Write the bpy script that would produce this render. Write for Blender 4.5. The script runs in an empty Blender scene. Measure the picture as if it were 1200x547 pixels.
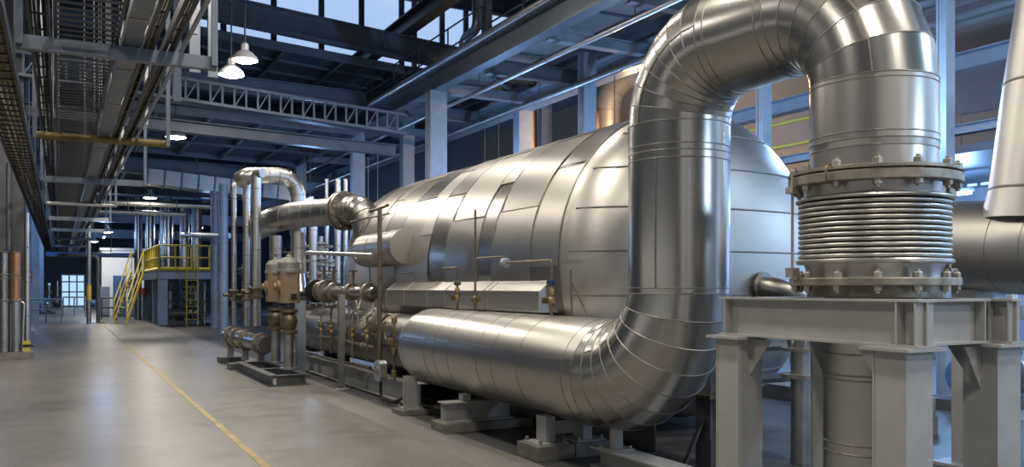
import bpy, math, random
from mathutils import Vector as V, Matrix
random.seed(7)
PI = math.pi
SC = bpy.context.scene
COL = SC.collection

# ---------------------------------------------------------------- camera numbers (frame 1200 x 547)
H, FPX, HY = 1.6, 1000.0, 336.0
TH = math.atan(530 / FPX)
CT, ST = math.cos(TH), math.sin(TH)
def W(px, py, d):
    l = (px - 600) / FPX * d
    return V((l * CT + d * ST, -l * ST + d * CT, H + (HY - py) * d / FPX))
def atX(px, py, X): return W(px, py, X / (CT * (px - 70) / FPX))
def atY(px, py, Y): return W(px, py, Y / (CT - ST * (px - 600) / FPX))
def FL(px, py): return W(px, py, H * FPX / (py - HY))

# ---------------------------------------------------------------- materials
MATS = {}
def mat(name, col, metal=0.0, rough=0.5, noise=0.0, nscale=3.0, bump=0.0, bscale=20.0, rvar=0.0, emit=None, estr=0.0, stretch=None, dirt=None, spec=0.5):
    m = bpy.data.materials.new(name); m.use_nodes = True
    nt = m.node_tree; b = nt.nodes['Principled BSDF']
    b.inputs['Base Color'].default_value = (*col, 1); b.inputs['Metallic'].default_value = metal
    b.inputs['Roughness'].default_value = rough; b.inputs['Specular IOR Level'].default_value = spec
    tc = nt.nodes.new('ShaderNodeTexCoord'); mp = nt.nodes.new('ShaderNodeMapping')
    nt.links.new(tc.outputs['Object'], mp.inputs['Vector'])
    if stretch: mp.inputs['Scale'].default_value = stretch
    def ntex(sc, det=4):
        n = nt.nodes.new('ShaderNodeTexNoise'); n.inputs['Scale'].default_value = sc; n.inputs['Detail'].default_value = det
        nt.links.new(mp.outputs['Vector'], n.inputs['Vector']); return n
    if noise > 0 or dirt:
        n = ntex(nscale, 6); r = nt.nodes.new('ShaderNodeValToRGB')
        d = dirt if dirt else tuple(c * (1 - noise) for c in col)
        u = tuple(min(1, c * (1 + noise * .5)) for c in col)
        r.color_ramp.elements[0].position = .3; r.color_ramp.elements[0].color = (*d, 1)
        r.color_ramp.elements[1].position = .66; r.color_ramp.elements[1].color = (*u, 1)
        nt.links.new(n.outputs['Fac'], r.inputs['Fac']); nt.links.new(r.outputs['Color'], b.inputs['Base Color'])
    if rvar > 0:
        n = ntex(nscale * 2.3, 5); mr = nt.nodes.new('ShaderNodeMapRange')
        mr.inputs['From Min'].default_value = .3; mr.inputs['From Max'].default_value = .7
        mr.inputs['To Min'].default_value = rough - rvar; mr.inputs['To Max'].default_value = rough + rvar
        nt.links.new(n.outputs['Fac'], mr.inputs['Value']); nt.links.new(mr.outputs['Result'], b.inputs['Roughness'])
    if bump > 0:
        n = ntex(bscale, 3); bp = nt.nodes.new('ShaderNodeBump'); bp.inputs['Strength'].default_value = bump
        bp.inputs['Distance'].default_value = .02
        nt.links.new(n.outputs['Fac'], bp.inputs['Height']); nt.links.new(bp.outputs['Normal'], b.inputs['Normal'])
    if emit:
        b.inputs['Emission Color'].default_value = (*emit, 1); b.inputs['Emission Strength'].default_value = estr
    MATS[name] = m
    return m
mat('clad_a', (.465, .446, .413), 1, .36, 0, .8, .03, 3)
mat('clad_b', (.31, .297, .275), 1, .38, 0, .9, .03, 3)
mat('clad_c', (.51, .49, .46), 1, .43, 0, .8, .03, 3)
mat('clad_d', (.40, .38, .35), 1, .28, 0, .9, .03, 2.5)
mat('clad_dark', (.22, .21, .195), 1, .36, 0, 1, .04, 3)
mat('pipe_clad', (.45, .437, .415), 1, .26)
mat('drum_clad', (.51, .49, .457), 1, .33, 0, 1, .02, 3)
mat('seam', (.27, .255, .23), .9, .45, .15, 9)
mat('riser_clad', (.50, .495, .485), 1, .33)
mat('duct_wrap', (.50, .46, .40), .7, .45, .1, 2)
mat('seam_light', (.62, .60, .55), 1, .4)
mat('bellows_steel', (.50, .485, .46), 1, .35)
mat('raw_steel', (.34, .31, .262), .8, .5, .3, 8, .15, 25, .1, dirt=(.19, .17, .14))
mat('bolt_steel', (.42, .39, .34), .8, .5, .3, 14)
mat('paint_grey', (.37, .37, .36), 0, .45, .10, 5, .06, 30, .06)
mat('paint_dark', (.11, .115, .12), .2, .45, .25, 5)
mat('paint_blue', (.27, .32, .38), .1, .45, .12, 4, 0, 5, .06)
mat('beam_dark', (.085, .10, .125), .2, .45, .2, 3)
mat('beam_mid', (.135, .16, .195), .3, .42, .15, 3)
mat('beam_light', (.45, .47, .49), .6, .38, .15, 4)
mat('pipe_bright', (.62, .62, .62), 1, .40, .05, 1)
mat('pipe_dull', (.42, .42, .42), .9, .4, .2, 6)
mat('tarnish', (.22, .18, .13), .9, .45, .3, 10)
mat('brass', (.30, .22, .11), .9, .42, .25, 15)
mat('copper', (.62, .33, .17), .9, .33, .15, 5)
mat('tan', (.27, .205, .125), .3, .45, .2, 6)
mat('pale_cap', (.25, .243, .225), .3, .45, .15, 6)
mat('yellow', (.56, .46, .07), 0, .42, .08, 4)
mat('yellow_line', (.45, .36, .15), 0, .6, .4, 2.5)
mat('tray_yellow', (.16, .115, .035), .3, .5, .4, 5)
mat('cable', (.02, .02, .022), 0, .5)
mat('tray_dark', (.022, .023, .026), .5, .45, .2, 5)
mat('black', (.015, .015, .017), 0, .5)
mat('valve_blue', (.03, .05, .14), .2, .4)
mat('red', (.45, .04, .03), 0, .45)
mat('concrete_block', (.20, .19, .17), 0, .8, .3, 5, .3, 18)
mat('white_panel', (.72, .73, .74), 0, .6, .05, 1)
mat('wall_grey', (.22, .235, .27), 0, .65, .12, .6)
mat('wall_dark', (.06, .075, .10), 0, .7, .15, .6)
mat('wall_beige', (.34, .27, .215), 0, .65, .12, .6)
mat('roof', (.035, .042, .055), .2, .6, .2, .5)
mat('grating', (.085, .10, .125), .4, .5, .1, 4)
mat('daylight', (.7, .82, .95), 0, .3, emit=(.46, .66, 1.0), estr=.85)
mat('side_fill_glow', (.7, .82, .95), 0, .3, emit=(.42, .64, 1.0), estr=2.6)  # blue glow of the added, unseen side windows
mat('warm_fill_glow', (.9, .88, .82), 0, .3, emit=(1, .95, .86), estr=2.0)  # warm glow of the added windows outside the view
mat('daylight_far', (.7, .82, .95), 0, .3, emit=(.45, .68, 1.0), estr=1.0)
mat('lamp_glow', (1, 1, 1), 0, .4, emit=(1, .95, .85), estr=30)
mat('fill_tube_glow', (1, 1, 1), 0, .4, emit=(.45, .68, 1), estr=14)  # glow of the added cold tubes
mat('lamp_shell', (.75, .75, .75), .3, .35)
mat('sign_red', (.55, .08, .06), 0, .5)
mat('blue_paint', (.10, .20, .42), .1, .4, .2, 5)

def floor_mat(name, a, b, rough, bumpy=.03):
    m = mat(name, a, 0, rough, 0, 1)
    nt = m.node_tree; bs = nt.nodes['Principled BSDF']; tc = nt.nodes.new('ShaderNodeTexCoord')
    n1 = nt.nodes.new('ShaderNodeTexNoise'); n1.inputs['Scale'].default_value = .55; n1.inputs['Detail'].default_value = 9; n1.inputs['Roughness'].default_value = .62
    n2 = nt.nodes.new('ShaderNodeTexNoise'); n2.inputs['Scale'].default_value = 3.4; n2.inputs['Detail'].default_value = 7
    for n in (n1, n2): nt.links.new(tc.outputs['Object'], n.inputs['Vector'])
    ad = nt.nodes.new('ShaderNodeMath'); ad.operation = 'MULTIPLY_ADD'; ad.inputs[1].default_value = .45
    nt.links.new(n2.outputs['Fac'], ad.inputs[0]); nt.links.new(n1.outputs['Fac'], ad.inputs[2])
    r = nt.nodes.new('ShaderNodeValToRGB'); r.color_ramp.elements[0].position = .5; r.color_ramp.elements[1].position = .95
    r.color_ramp.elements[0].color = (*b, 1); r.color_ramp.elements[1].color = (*a, 1)
    nt.links.new(ad.outputs[0], r.inputs['Fac']); nt.links.new(r.outputs['Color'], bs.inputs['Base Color'])
    mr = nt.nodes.new('ShaderNodeMapRange'); mr.inputs['To Min'].default_value = rough - .1; mr.inputs['To Max'].default_value = rough + .12
    nt.links.new(n2.outputs['Fac'], mr.inputs['Value']); nt.links.new(mr.outputs['Result'], bs.inputs['Roughness'])
    bp = nt.nodes.new('ShaderNodeBump'); bp.inputs['Strength'].default_value = bumpy; bp.inputs['Distance'].default_value = .02
    nt.links.new(n2.outputs['Fac'], bp.inputs['Height']); nt.links.new(bp.outputs['Normal'], bs.inputs['Normal'])
    return m
floor_mat('floor_aisle', (.245, .233, .212), (.155, .147, .135), .34)
floor_mat('floor_strip', (.21, .20, .185), (.14, .132, .12), .5)
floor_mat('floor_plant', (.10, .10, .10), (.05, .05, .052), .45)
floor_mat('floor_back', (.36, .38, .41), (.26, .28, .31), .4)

# ---------------------------------------------------------------- mesh builder
def basis(t, ref=None):
    t = V(t).normalized()
    r = V(ref) if ref is not None else (V((0, 0, 1)) if abs(t.z) < .95 else V((1, 0, 0)))
    a = r - t * r.dot(t)
    if a.length < 1e-6:
        r = V((0, 1, 0)); a = r - t * r.dot(t)
    a.normalize(); return a, t.cross(a)
class MB:
    def __init__(s): s.v = []; s.f = []; s.m = []; s.sm = []; s.sharp = []
    def face(s, ids, mi=0, smooth=False): s.f.append(tuple(ids)); s.m.append(mi); s.sm.append(smooth)
    def hexa(s, c8, mi=0):
        b = len(s.v); s.v += [V(c) for c in c8]
        for q in ((0, 3, 2, 1), (4, 5, 6, 7), (0, 1, 5, 4), (1, 2, 6, 5), (2, 3, 7, 6), (3, 0, 4, 7)): s.face([b + i for i in q], mi)
    def box(s, lo, hi, mi=0):
        x0, y0, z0 = lo; x1, y1, z1 = hi
        s.hexa([(x0, y0, z0), (x1, y0, z0), (x1, y1, z0), (x0, y1, z0), (x0, y0, z1), (x1, y0, z1), (x1, y1, z1), (x0, y1, z1)], mi); return s
    def bar(s, p0, p1, w, h, up=None, mi=0):
        p0, p1 = V(p0), V(p1); a, b = basis(p1 - p0, up)      # a = up side (h), b = side (w)
        o = [(-b * w / 2 - a * h / 2), (b * w / 2 - a * h / 2), (b * w / 2 + a * h / 2), (-b * w / 2 + a * h / 2)]
        s.hexa([p0 + q for q in o] + [p1 + q for q in o], mi); return s
    def ibeam(s, p0, p1, dep, wid, tf=.02, tw=.014, up=None, mi=0):
        p0, p1 = V(p0), V(p1); a, b = basis(p1 - p0, up)
        s.bar(p0, p1, tw, dep - 2 * tf, a, mi)
        for k in (-1, 1): s.bar(p0 + a * k * (dep - tf) / 2, p1 + a * k * (dep - tf) / 2, wid, tf, a, mi)
        return s
    def prism(s, poly, ext, mi=0):
        n = len(poly); b = len(s.v); e = V(ext); s.v += [V(p) for p in poly] + [V(p) + e for p in poly]
        s.face(range(b, b + n), mi); s.face(range(b + 2 * n - 1, b + n - 1, -1), mi)
        for i in range(n): j = (i + 1) % n; s.face((b + i, b + j, b + n + j, b + n + i), mi)
        return s
    def rings(s, rs, mi=0, caps=(True, True), smooth=True, closed=True):
        b = len(s.v); n = len(rs[0])
        for r in rs: s.v += r
        for i in range(len(rs) - 1):
            for k in range(n if closed else n - 1):
                k2 = (k + 1) % n
                s.face((b + i * n + k, b + i * n + k2, b + (i + 1) * n + k2, b + (i + 1) * n + k), mi, smooth)
        if caps[0]: s.face(range(b + n - 1, b - 1, -1), mi)
        if caps[1]: s.face(range(b + (len(rs) - 1) * n, b + len(rs) * n), mi)
        return b, n
    def ring(s, c, t, r, n, ref=None):
        a, b2 = basis(t, ref); c = V(c)
        return [c + (a * math.cos(2 * PI * k / n) + b2 * math.sin(2 * PI * k / n)) * r for k in range(n)]
    def tube(s, pts, r, n=12, mi=0, caps=(True, True), ref=None):
        pts = [V(p) for p in pts]; rs = []; N = len(pts)
        if not isinstance(r, (list, tuple)): r = [r] * N
        nrm = None
        for i, p in enumerate(pts):
            t = (pts[min(i + 1, N - 1)] - pts[max(i - 1, 0)])
            if ref is not None: a = ref
            else:
                a, _ = basis(t, nrm); nrm = a
            rs.append(s.ring(p, t, r[i], n, a))
        s.rings(rs, mi, caps); return s
    def cyl(s, p0, p1, r, n=16, r2=None, mi=0):
        p0, p1 = V(p0), V(p1); a, _ = basis(p1 - p0)
        s.rings([s.ring(p0, p1 - p0, r, n, a), s.ring(p1, p1 - p0, r if r2 is None else r2, n, a)], mi); return s
    def lathe(s, prof, o, ax=(0, 0, 1), n=32, mi=0, caps=(True, True), smooth=True, ref=None):
        o = V(o); ax = V(ax).normalized(); a, _ = basis(ax, ref)
        s.rings([s.ring(o + ax * z, ax, max(r, .0004), n, a) for r, z in prof], mi, caps, smooth); return s
    def sharpen(s):
        pass
    def band(s, c, t, r, n=48, w=.012, h=.006, mi=0, ref=None):
        t = V(t).normalized(); c = V(c)
        s.rings([s.ring(c + t * z, t, r + q, n, ref) for z, q in ((-w, -.001), (-w * .45, h), (w * .45, h), (w, -.001))], mi, (False, False)); return s
    def build(s, name, mats, parent=None, label=None, cat=None, group=None, kind=None, origin=None, angle=None):
        if not isinstance(mats, (list, tuple)): mats = [mats]
        me = bpy.data.meshes.new(name)
        if parent is not None: o0 = ROOT[parent.name]
        elif origin is not None: o0 = V(origin)
        else:
            xs = [p.x for p in s.v]; ys = [p.y for p in s.v]; zs = [p.z for p in s.v]
            o0 = V(((min(xs) + max(xs)) / 2, (min(ys) + max(ys)) / 2, min(zs)))
        me.from_pydata([tuple(p - o0) for p in s.v], [], s.f)
        me.polygons.foreach_set('material_index', s.m); me.polygons.foreach_set('use_smooth', s.sm)
        for m in mats: me.materials.append(MATS[m] if isinstance(m, str) else m)
        me.update()
        if any(s.sm): me.set_sharp_from_angle(angle=math.radians(angle or 32))
        o = bpy.data.objects.new(name, me); COL.objects.link(o)
        if parent is not None: o.parent = parent
        else: o.location = o0
        ROOT[o.name] = o0
        tag(o, label, cat, group, kind); return o
ROOT = {}
def tag(o, label=None, cat=None, group=None, kind=None):
    if label: o['label'] = label
    if cat: o['category'] = cat
    if group: o['group'] = group
    if kind: o['kind'] = kind
def thing(name, label, cat, loc, group=None, kind=None):
    o = bpy.data.objects.new(name, None); COL.objects.link(o); o.location = V(loc); o.empty_display_size = .2
    ROOT[o.name] = V(loc); tag(o, label, cat, group, kind); return o
def dup(o, loc, label=None, parent=None):
    c = o.copy(); COL.objects.link(c)
    if parent is None: c.location = V(loc); ROOT[c.name] = V(loc)
    else: c.parent = parent
    if label: c['label'] = label
    for ch in list(o.children): dup(ch, None, None, c)
    return c
def bolts(parent, pts, ax, r, h, m='bolt_steel', name='bolt'):
    first = None
    for q in pts:
        if first is None:
            mb = MB(); hexbolt(q, ax, r, h, mb); first = mb.build(name, m, parent); q0 = V(q)
        else:
            c = first.copy(); COL.objects.link(c); c.location = V(q) - q0
def each(name, m, parent, mbs):
    for b in mbs: b.build(name, m, parent)
def struct(name, mb, m, label=None, cat='structure'):
    return mb.build(name, m, None, label, cat, None, 'structure')
def arc(c, u, v, R, a0, a1, n):                    # points on a circle in plane u,v
    c, u, v = V(c), V(u), V(v)
    return [c + u * R * math.cos(a0 + (a1 - a0) * i / n) + v * R * math.sin(a0 + (a1 - a0) * i / n) for i in range(n + 1)]
def bend(pts, R=.1, n=6):                          # polyline with rounded corners
    pts = [V(p) for p in pts]; out = [pts[0]]
    for i in range(1, len(pts) - 1):
        a, b, c = pts[i - 1], pts[i], pts[i + 1]
        r = min(R, (a - b).length * .49, (c - b).length * .49)
        p, q = b + (a - b).normalized() * r, b + (c - b).normalized() * r
        for k in range(n + 1):
            t = k / n; out.append(p * (1 - t) ** 2 + b * 2 * t * (1 - t) + q * t * t)
    out.append(pts[-1]); return out
def hexbolt(p, ax, r, h, mb):
    p = V(p); ax = V(ax).normalized()
    mb.lathe([(r, 0), (r, h * .85), (r * .85, h)], p, ax, 6, smooth=False)

# ================================================================= THE HALL
LX, RX, FY, BY, TOPZ = -6.0, 17.0, 76.0, -6.0, 13.0
struct('floor', MB().box((LX, BY, -.3), (3.3, FY, 0)), 'floor_aisle', 'pale grey polished concrete aisle floor', 'floor')
struct('floor', MB().box((3.3, BY, -.3), (3.82, FY, 0)), 'floor_strip', 'darker concrete strip between aisle floor and machinery', 'floor')
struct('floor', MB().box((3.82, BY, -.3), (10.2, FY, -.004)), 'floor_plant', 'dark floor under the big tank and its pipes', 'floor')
struct('floor', MB().box((10.2, BY, -.3), (RX, FY, 0)), 'floor_back', 'blue lit pale floor behind the big tank', 'floor')
struct('trim_1', MB().box((1.59, 2.0, .0), (1.66, 74, .003)), 'yellow_line', 'worn yellow line painted along the aisle floor', 'floor line')
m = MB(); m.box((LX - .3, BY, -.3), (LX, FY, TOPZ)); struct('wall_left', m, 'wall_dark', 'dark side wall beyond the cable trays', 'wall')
m = MB(); m.box((RX, BY, -.3), (RX + .3, FY, TOPZ)); struct('wall_right', m, 'wall_grey', 'grey panelled side wall behind the big tank', 'wall')
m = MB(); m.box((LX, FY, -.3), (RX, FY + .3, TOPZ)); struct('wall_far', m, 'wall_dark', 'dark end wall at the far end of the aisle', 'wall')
m = MB(); m.box((LX, BY - .3, -.3), (RX, BY, TOPZ)); struct('wall_near', m, 'wall_grey', 'grey wall behind the viewpoint', 'wall')
m = MB(); m.box((LX, BY, TOPZ), (RX, FY, TOPZ + .3)); struct('ceiling', m, 'roof', 'dark roof deck over the hall', 'ceiling')

# far end door light
p0, p1 = atY(72, 354, FY - .05), atY(99, 322, FY - .05)
w = thing('window_1', 'bright daylit doorway window at the far end of the aisle', 'window', (p0.x, FY - .06, 0), kind='structure')
MB().box((p0.x, FY - .10, .1), (p1.x, FY - .05, p1.z)).build('glass_pane', 'daylight_far', w)
m = MB()
for i in range(4): x = p0.x + (p1.x - p0.x) * i / 3; m.box((x - .05, FY - .16, 0), (x + .05, FY - .02, p1.z + .05))
for z in (1.2, 2.0, p1.z): m.box((p0.x, FY - .15, z - .05), (p1.x, FY - .03, z + .05))
m.build('frame', 'paint_blue', w)

# clerestory band across the hall
CY = 30.0
zlo, zhi = 9.85, 12.4
xs = [atY(p, 60, CY).x for p in (228, 262, 321, 377, 424, 471, 486)] + [12.9, 13.9, 15.9]
struct('wall_upper', MB().box((LX, CY + .05, zlo - .5), (RX, CY + .3, zlo - .05)), 'beam_dark', 'dark steel sill under the high window band', 'wall')
for i in range(len(xs) - 1):
    w = thing('window_%d' % (i + 2), 'high blue daylit window pane, %s from the aisle side' % ('first', 'second', 'third', 'fourth', 'fifth', 'sixth', 'seventh', 'eighth', 'ninth', 'tenth')[i], 'window', ((xs[i] + xs[i + 1]) / 2, CY, zlo), kind='structure')
    MB().box((xs[i] + .1, CY + .10, zlo), (xs[i + 1] - .1, CY + .14, zhi)).build('glass_pane', 'daylight', w)
    m = MB()
    m.box((xs[i] + .005, CY, zlo - .1), (xs[i] + .1, CY + .2, zhi)); m.box((xs[i + 1] - .1, CY, zlo - .1), (xs[i + 1] - .005, CY + .2, zhi))
    m.box((xs[i] + .1, CY, zlo - .1), (xs[i + 1] - .1, CY + .2, zlo)); m.box((xs[i] + .1, CY, zhi - .1), (xs[i + 1] - .1, CY + .2, zhi))
    m.build('frame', 'beam_mid', w)

# ---------------------------------------------------------------- roof and rack steel
def beam(p0, p1, dep, wid, m, label, name='roof_beam'):
    return struct(name, MB().ibeam(p0, p1, dep, wid, dep * .06 + .006, .02), m, label, 'steel beam')
beam((-2, 24, 9.51), (15, 24, 8.3), .66, .4, 'beam_mid', 'deep dark cross beam in front of the high windows')
beam((-4, 25.5, 7.55), (8.4, 25.5, 7.35), .5, .35, 'beam_mid', 'dark cross beam above the lattice truss')
beam((-4, 22.9, 5.85), (8.4, 22.9, 5.45), .3, .3, 'beam_dark', 'cross beam under the lattice truss')
beam((-4, 30.5, 6.9), (8.4, 30.5, 6.6), .5, .35, 'beam_dark', 'dark cross beam beyond the lattice truss')
beam((-4, 36, 6.4), (8.4, 36, 6.2), .6, .4, 'beam_mid', 'cross beam above the pale duct')
beam((-4, 44, 6.2), (8.4, 44, 6.2), .5, .4, 'beam_dark', 'far cross beam above the yellow railed platform')
beam((-4, 54, 5.6), (12, 54, 5.6), .6, .4, 'beam_mid', 'far cross beam over the end of the aisle')
beam((-4, 64, 5.2), (12, 64, 5.2), .6, .4, 'beam_dark', 'farthest cross beam near the end wall')
beam((8.6, -2, 6.9), (8.6, 60, 6.9), .52, .3, 'beam_mid', 'long runway beam above the tank')
t = thing('guard_rail', 'thin dark handrail along the top of the runway beam', 'guard rail', (8.75, 20, 7.17))
for z in (.5, 1.0): MB().tube([(8.75, 4, 7.17 + z), (8.75, 44, 7.17 + z)], .022, 8).build('rail_bar', 'paint_dark', t)
for k in range(21): MB().cyl((8.75, 4 + k * 2, 7.17), (8.75, 4 + k * 2, 8.17), .022, 8).build('post', 'paint_dark', t)
struct('trim_2', MB().tube([(8.42, -2, 7.22), (8.42, 60, 7.22)], .085, 12), 'pipe_bright', 'bright handrail pipe along the top of the runway beam', 'pipe')
beam((10.1, -2, 8.0), (10.1, 60, 8.0), .5, .4, 'beam_light', 'pale upper beam parallel to the runway beam', 'roof_beam')
beam((11.4, -2, 6.72), (11.4, 60, 6.72), .5, .35, 'paint_blue', 'blue grey beam behind the runway beam')
beam((13.6, -2, 8.2), (13.6, 60, 8.2), .5, .35, 'beam_mid', 'outer upper beam near the grey side wall')
beam((9.4, -2, 9.6), (9.4, 40, 9.6), .5, .4, 'beam_dark', 'dark top beam high over the tank')
k = 0
for y, nm in ((9.5, 'nearest'), (12.2, 'second'), (15.0, 'third'), (17.8, 'fourth'), (20.4, 'fifth'), (23.4, 'sixth'), (26.6, 'seventh'), (30, 'eighth'), (34, 'ninth'), (40, 'tenth')):
    beam((8.75, y, 6.72), (11.25, y, 6.72), .36 if k % 2 else .24, .22, 'paint_blue' if k % 2 == 0 else 'beam_mid', 'blue grey cross beam between runway beams, %s from the near end' % nm)
    beam((11.6, y, 7.05), (13.5, y + .1, 7.6), .3, .2, 'beam_mid', 'short raking beam to the outer upper beam, %s from the near end' % nm)
    k += 1
# diagonal wind braces
for i, (y, nm) in enumerate(((11, 'near'), (18.5, 'middle'), (27, 'far'))):
    struct('trim_%d' % (3 + i), MB().bar((8.9, y, 6.95), (11.2, y + 2.4, 6.95), .12, .12), 'beam_mid', 'thin %s diagonal brace between runway beams' % nm, 'steel brace')

def hcol(name, x, y, z0, z1, w, dpt, m, label):
    mb = MB().box((x - w / 2, y - dpt / 2, z0), (x + w / 2, y - dpt / 2 + .03, z1)).box((x - w / 2, y + dpt / 2 - .03, z0), (x + w / 2, y + dpt / 2, z1)).box((x - w * .42, y - dpt / 2 + .03, z0), (x - w * .36, y + dpt / 2 - .03, z1)).box((x + w * .36, y - dpt / 2 + .03, z0), (x + w * .42, y + dpt / 2 - .03, z1))
    mb.box((x - w * .7, y - dpt * .7, z0), (x + w * .7, y + dpt * .7, z0 + .03)); return struct(name, mb, m, label, 'column')
for pxc, X, zt, wd, lab in ((511, 8.6, 6.64, .46, 'broad blue lit column behind the tank shell'),
                     (613, 11.4, 6.47, .44, 'second blue lit column behind the tank, under the blue beam'),
                     (688, 10.9, 7.05, .34, 'tall blue lit column behind the lagged elbow duct'),
                     (419, 8.6, 6.64, .40, 'blue lit column above the tank end'),
                     (477, 10.2, 7.7, .40, 'blue lit column in the gap left of the broad column'),
                     (352, 8.6, 6.64, .4, 'far column behind the arched pipe'),
                     (638, 14.2, 7.95, .40, 'dim column behind the second blue lit column'),
                     (895, 11.4, 6.47, .22, 'dark column seen under the arch of the big pipe'),
                     (1108, 11.4, 6.47, .20, 'column beside the expansion joint pipe')):
    p = atX(pxc, 336, X); hcol('column', X, p.y, 0, zt, wd, wd * .8, 'paint_blue', lab)
hcol('column', -1.17, 22.75, 0, 9, .9, .9, 'paint_dark', 'big dark grey column at the edge of the aisle')
hcol('column', -1.25, 34.5, 0, 9, .7, .7, 'paint_blue', 'second aisle column with the red sign')
hcol('column', -1.25, 48, 0, 9, .7, .7, 'paint_blue', 'third aisle column far down the aisle')
hcol('column', -1.25, 62, 0, 9, .7, .7, 'paint_blue', 'fourth aisle column near the far door')

# grating decks (mezzanine soffits)
def deck(x0, x1, y0, y1, z, label, nj, sl=0.0):
    t = thing('mezzanine_floor', label, 'walkway deck', ((x0 + x1) / 2, (y0 + y1) / 2, z), kind='structure')
    zz = lambda x: z + (x - x0) * sl
    m = MB()
    n = int((y1 - y0) / .16)
    for i in range(n): y = y0 + (y1 - y0) * (i + .5) / n; m.bar((x0, y, zz(x0) + .025), (x1, y, zz(x1) + .025), .085, .05)
    m.build('grating', 'grating', t)
    m = MB()
    for i in range(nj + 1): x = x0 + (x1 - x0) * i / nj; m.bar((x, y0, zz(x) - .08), (x, y1, zz(x) - .08), .09, .14)
    for q in (.33, .66): y = y0 + (y1 - y0) * q; m.bar((x0, y, zz(x0) - .06), (x1, y, zz(x1) - .06), .05, .08)
    m.build('joists', 'beam_mid', t)
    m = MB()
    for y in (y0, y1): m.bar((x0, y, zz(x0) - .05), (x1, y, zz(x1) - .05), .1, .24)
    m.build('edge_beam', 'beam_mid', t); return t
deck(2.2, 12.5, 24.3, 28.6, 8.62, 'dark grating soffit just below the high windows', 6, -.06)
deck(1.0, 8.3, 26.0, 34.0, 6.75, 'grating soffit behind the lattice truss', 5, -.03)
deck(1.0, 8.3, 37.0, 50.0, 6.6, 'far grating soffit above the yellow platform', 5)
# roof purlins
for i in range(12):
    y = 4 + i * 5.6
    struct('roof_beam', MB().bar((LX, y, 12.6), (RX, y, 12.6), .25, .5), 'beam_dark', 'high roof purlin, %s along the hall from the viewpoint' % ('first', 'second', 'third', 'fourth', 'fifth', 'sixth', 'seventh', 'eighth', 'ninth', 'tenth', 'eleventh', 'twelfth')[i], 'steel beam')

# lattice truss
t = thing('lattice_beam', 'ladder like lattice truss across the hall below the lit lamps', 'truss', (3.5, 22, 6.3), kind='structure')
m = MB()
def zl(x): return 6.3 - x * .06
for dz in (0, .5): m.bar((-3, 22, zl(-3) + dz), (8.4, 22, zl(8.4) + dz), .1, .07)
m.build('chord', 'beam_mid', t)
m = MB()
for i in range(40):
    x = -3 + i * .285; m.bar((x, 22, zl(x)), (x, 22, zl(x) + .5), .05, .05)
    if i % 2 == 0: m.bar((x, 22, zl(x)), (x + .285, 22, zl(x) + .5), .03, .03)
m.build('lattice_web', 'beam_mid', t)
m = MB()
m.bar((-3, 22.35, zl(-3) - .0), (8.4, 22.35, zl(8.4) - .0), .4, .05); m.build('cable_bed', 'grating', t)

# pale rectangular duct
def duct(p0, p1, w, h, label, m='beam_light'):
    t = thing('air_duct', label, 'duct', (V(p0) + V(p1)) / 2 - V((0, 0, h / 2)))
    mb = MB().bar(p0, p1, w, h); n = 9
    for i in range(n + 1): c = V(p0).lerp(V(p1), i / n); dr = (V(p1) - V(p0)).normalized() * .03; mb.bar(c - dr, c + dr, w + .1, h + .1, mi=1)
    mb.build('duct_body', [m, 'beam_mid'], t)
    for i in range(0, n + 1, 3): c = V(p0).lerp(V(p1), i / n); MB().cyl(c + V((0, 0, h / 2)), c + V((0, 0, h / 2 + .8)), .03, 6).build('hanger_rod', 'paint_dark', t)
    return t
duct((2.9, 35, 5.75), (8.3, 35, 5.35), 1.0, .55, 'pale rectangular duct under the far cross beam')

# ---------------------------------------------------------------- lamps
def lamp_at(loc, label, power, group='high bay lamps', r=.27, col=(1, .91, .79), rod=1.2):
    L = V(loc)
    t = thing('high_bay_lamp', label, 'lamp', L, group)
    MB().lathe([(r, 0), (r * 1.02, .02), (r * .96, .07), (r * .6, .17), (r * .3, .22), (r * .3, .34), (r * .15, .38)], L, n=24, caps=(False, True)).build('lamp_shade', 'lamp_shell', t)
    MB().lathe([(.001, -.05), (r * .6, -.035), (r * .97, .012)], L, n=24, caps=(False, False)).build('glowing_diffuser', 'lamp_glow', t)
    MB().cyl(L + V((0, 0, .38)), L + V((0, 0, .38 + rod)), .018, 8).build('hanger_rod', 'paint_dark', t)
    add_light(t, V((0, 0, -.07)), power, r, col); return t
def add_light(t, off, power, r, col):
    ld = bpy.data.lights.new('lamp_light', 'AREA'); ld.shape = 'DISK'; ld.size = 2 * r; ld.energy = power; ld.color = col
    lo = bpy.data.objects.new('lamp_light', ld); COL.objects.link(lo); lo.parent = t; lo.location = off
P = 130
lamp_at(W(287, 71, 18.2), 'upper bright round lamp of the two below the high windows', P)
lamp_at(W(271, 88, 18.6), 'lower bright round lamp of the two below the high windows', P)
lamp_at(W(206, 161, 23.5), 'single bright lamp left of the arched pipe', P)
lamp_at(W(126, 272, 45), 'small far lamp above the aisle posts', P)
lamp_at(W(110, 283, 58), 'farthest small lamp before the white wall', P)
lamp_at(W(176, 232, 36), 'small far lamp above the yellow platform', 230)
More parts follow.
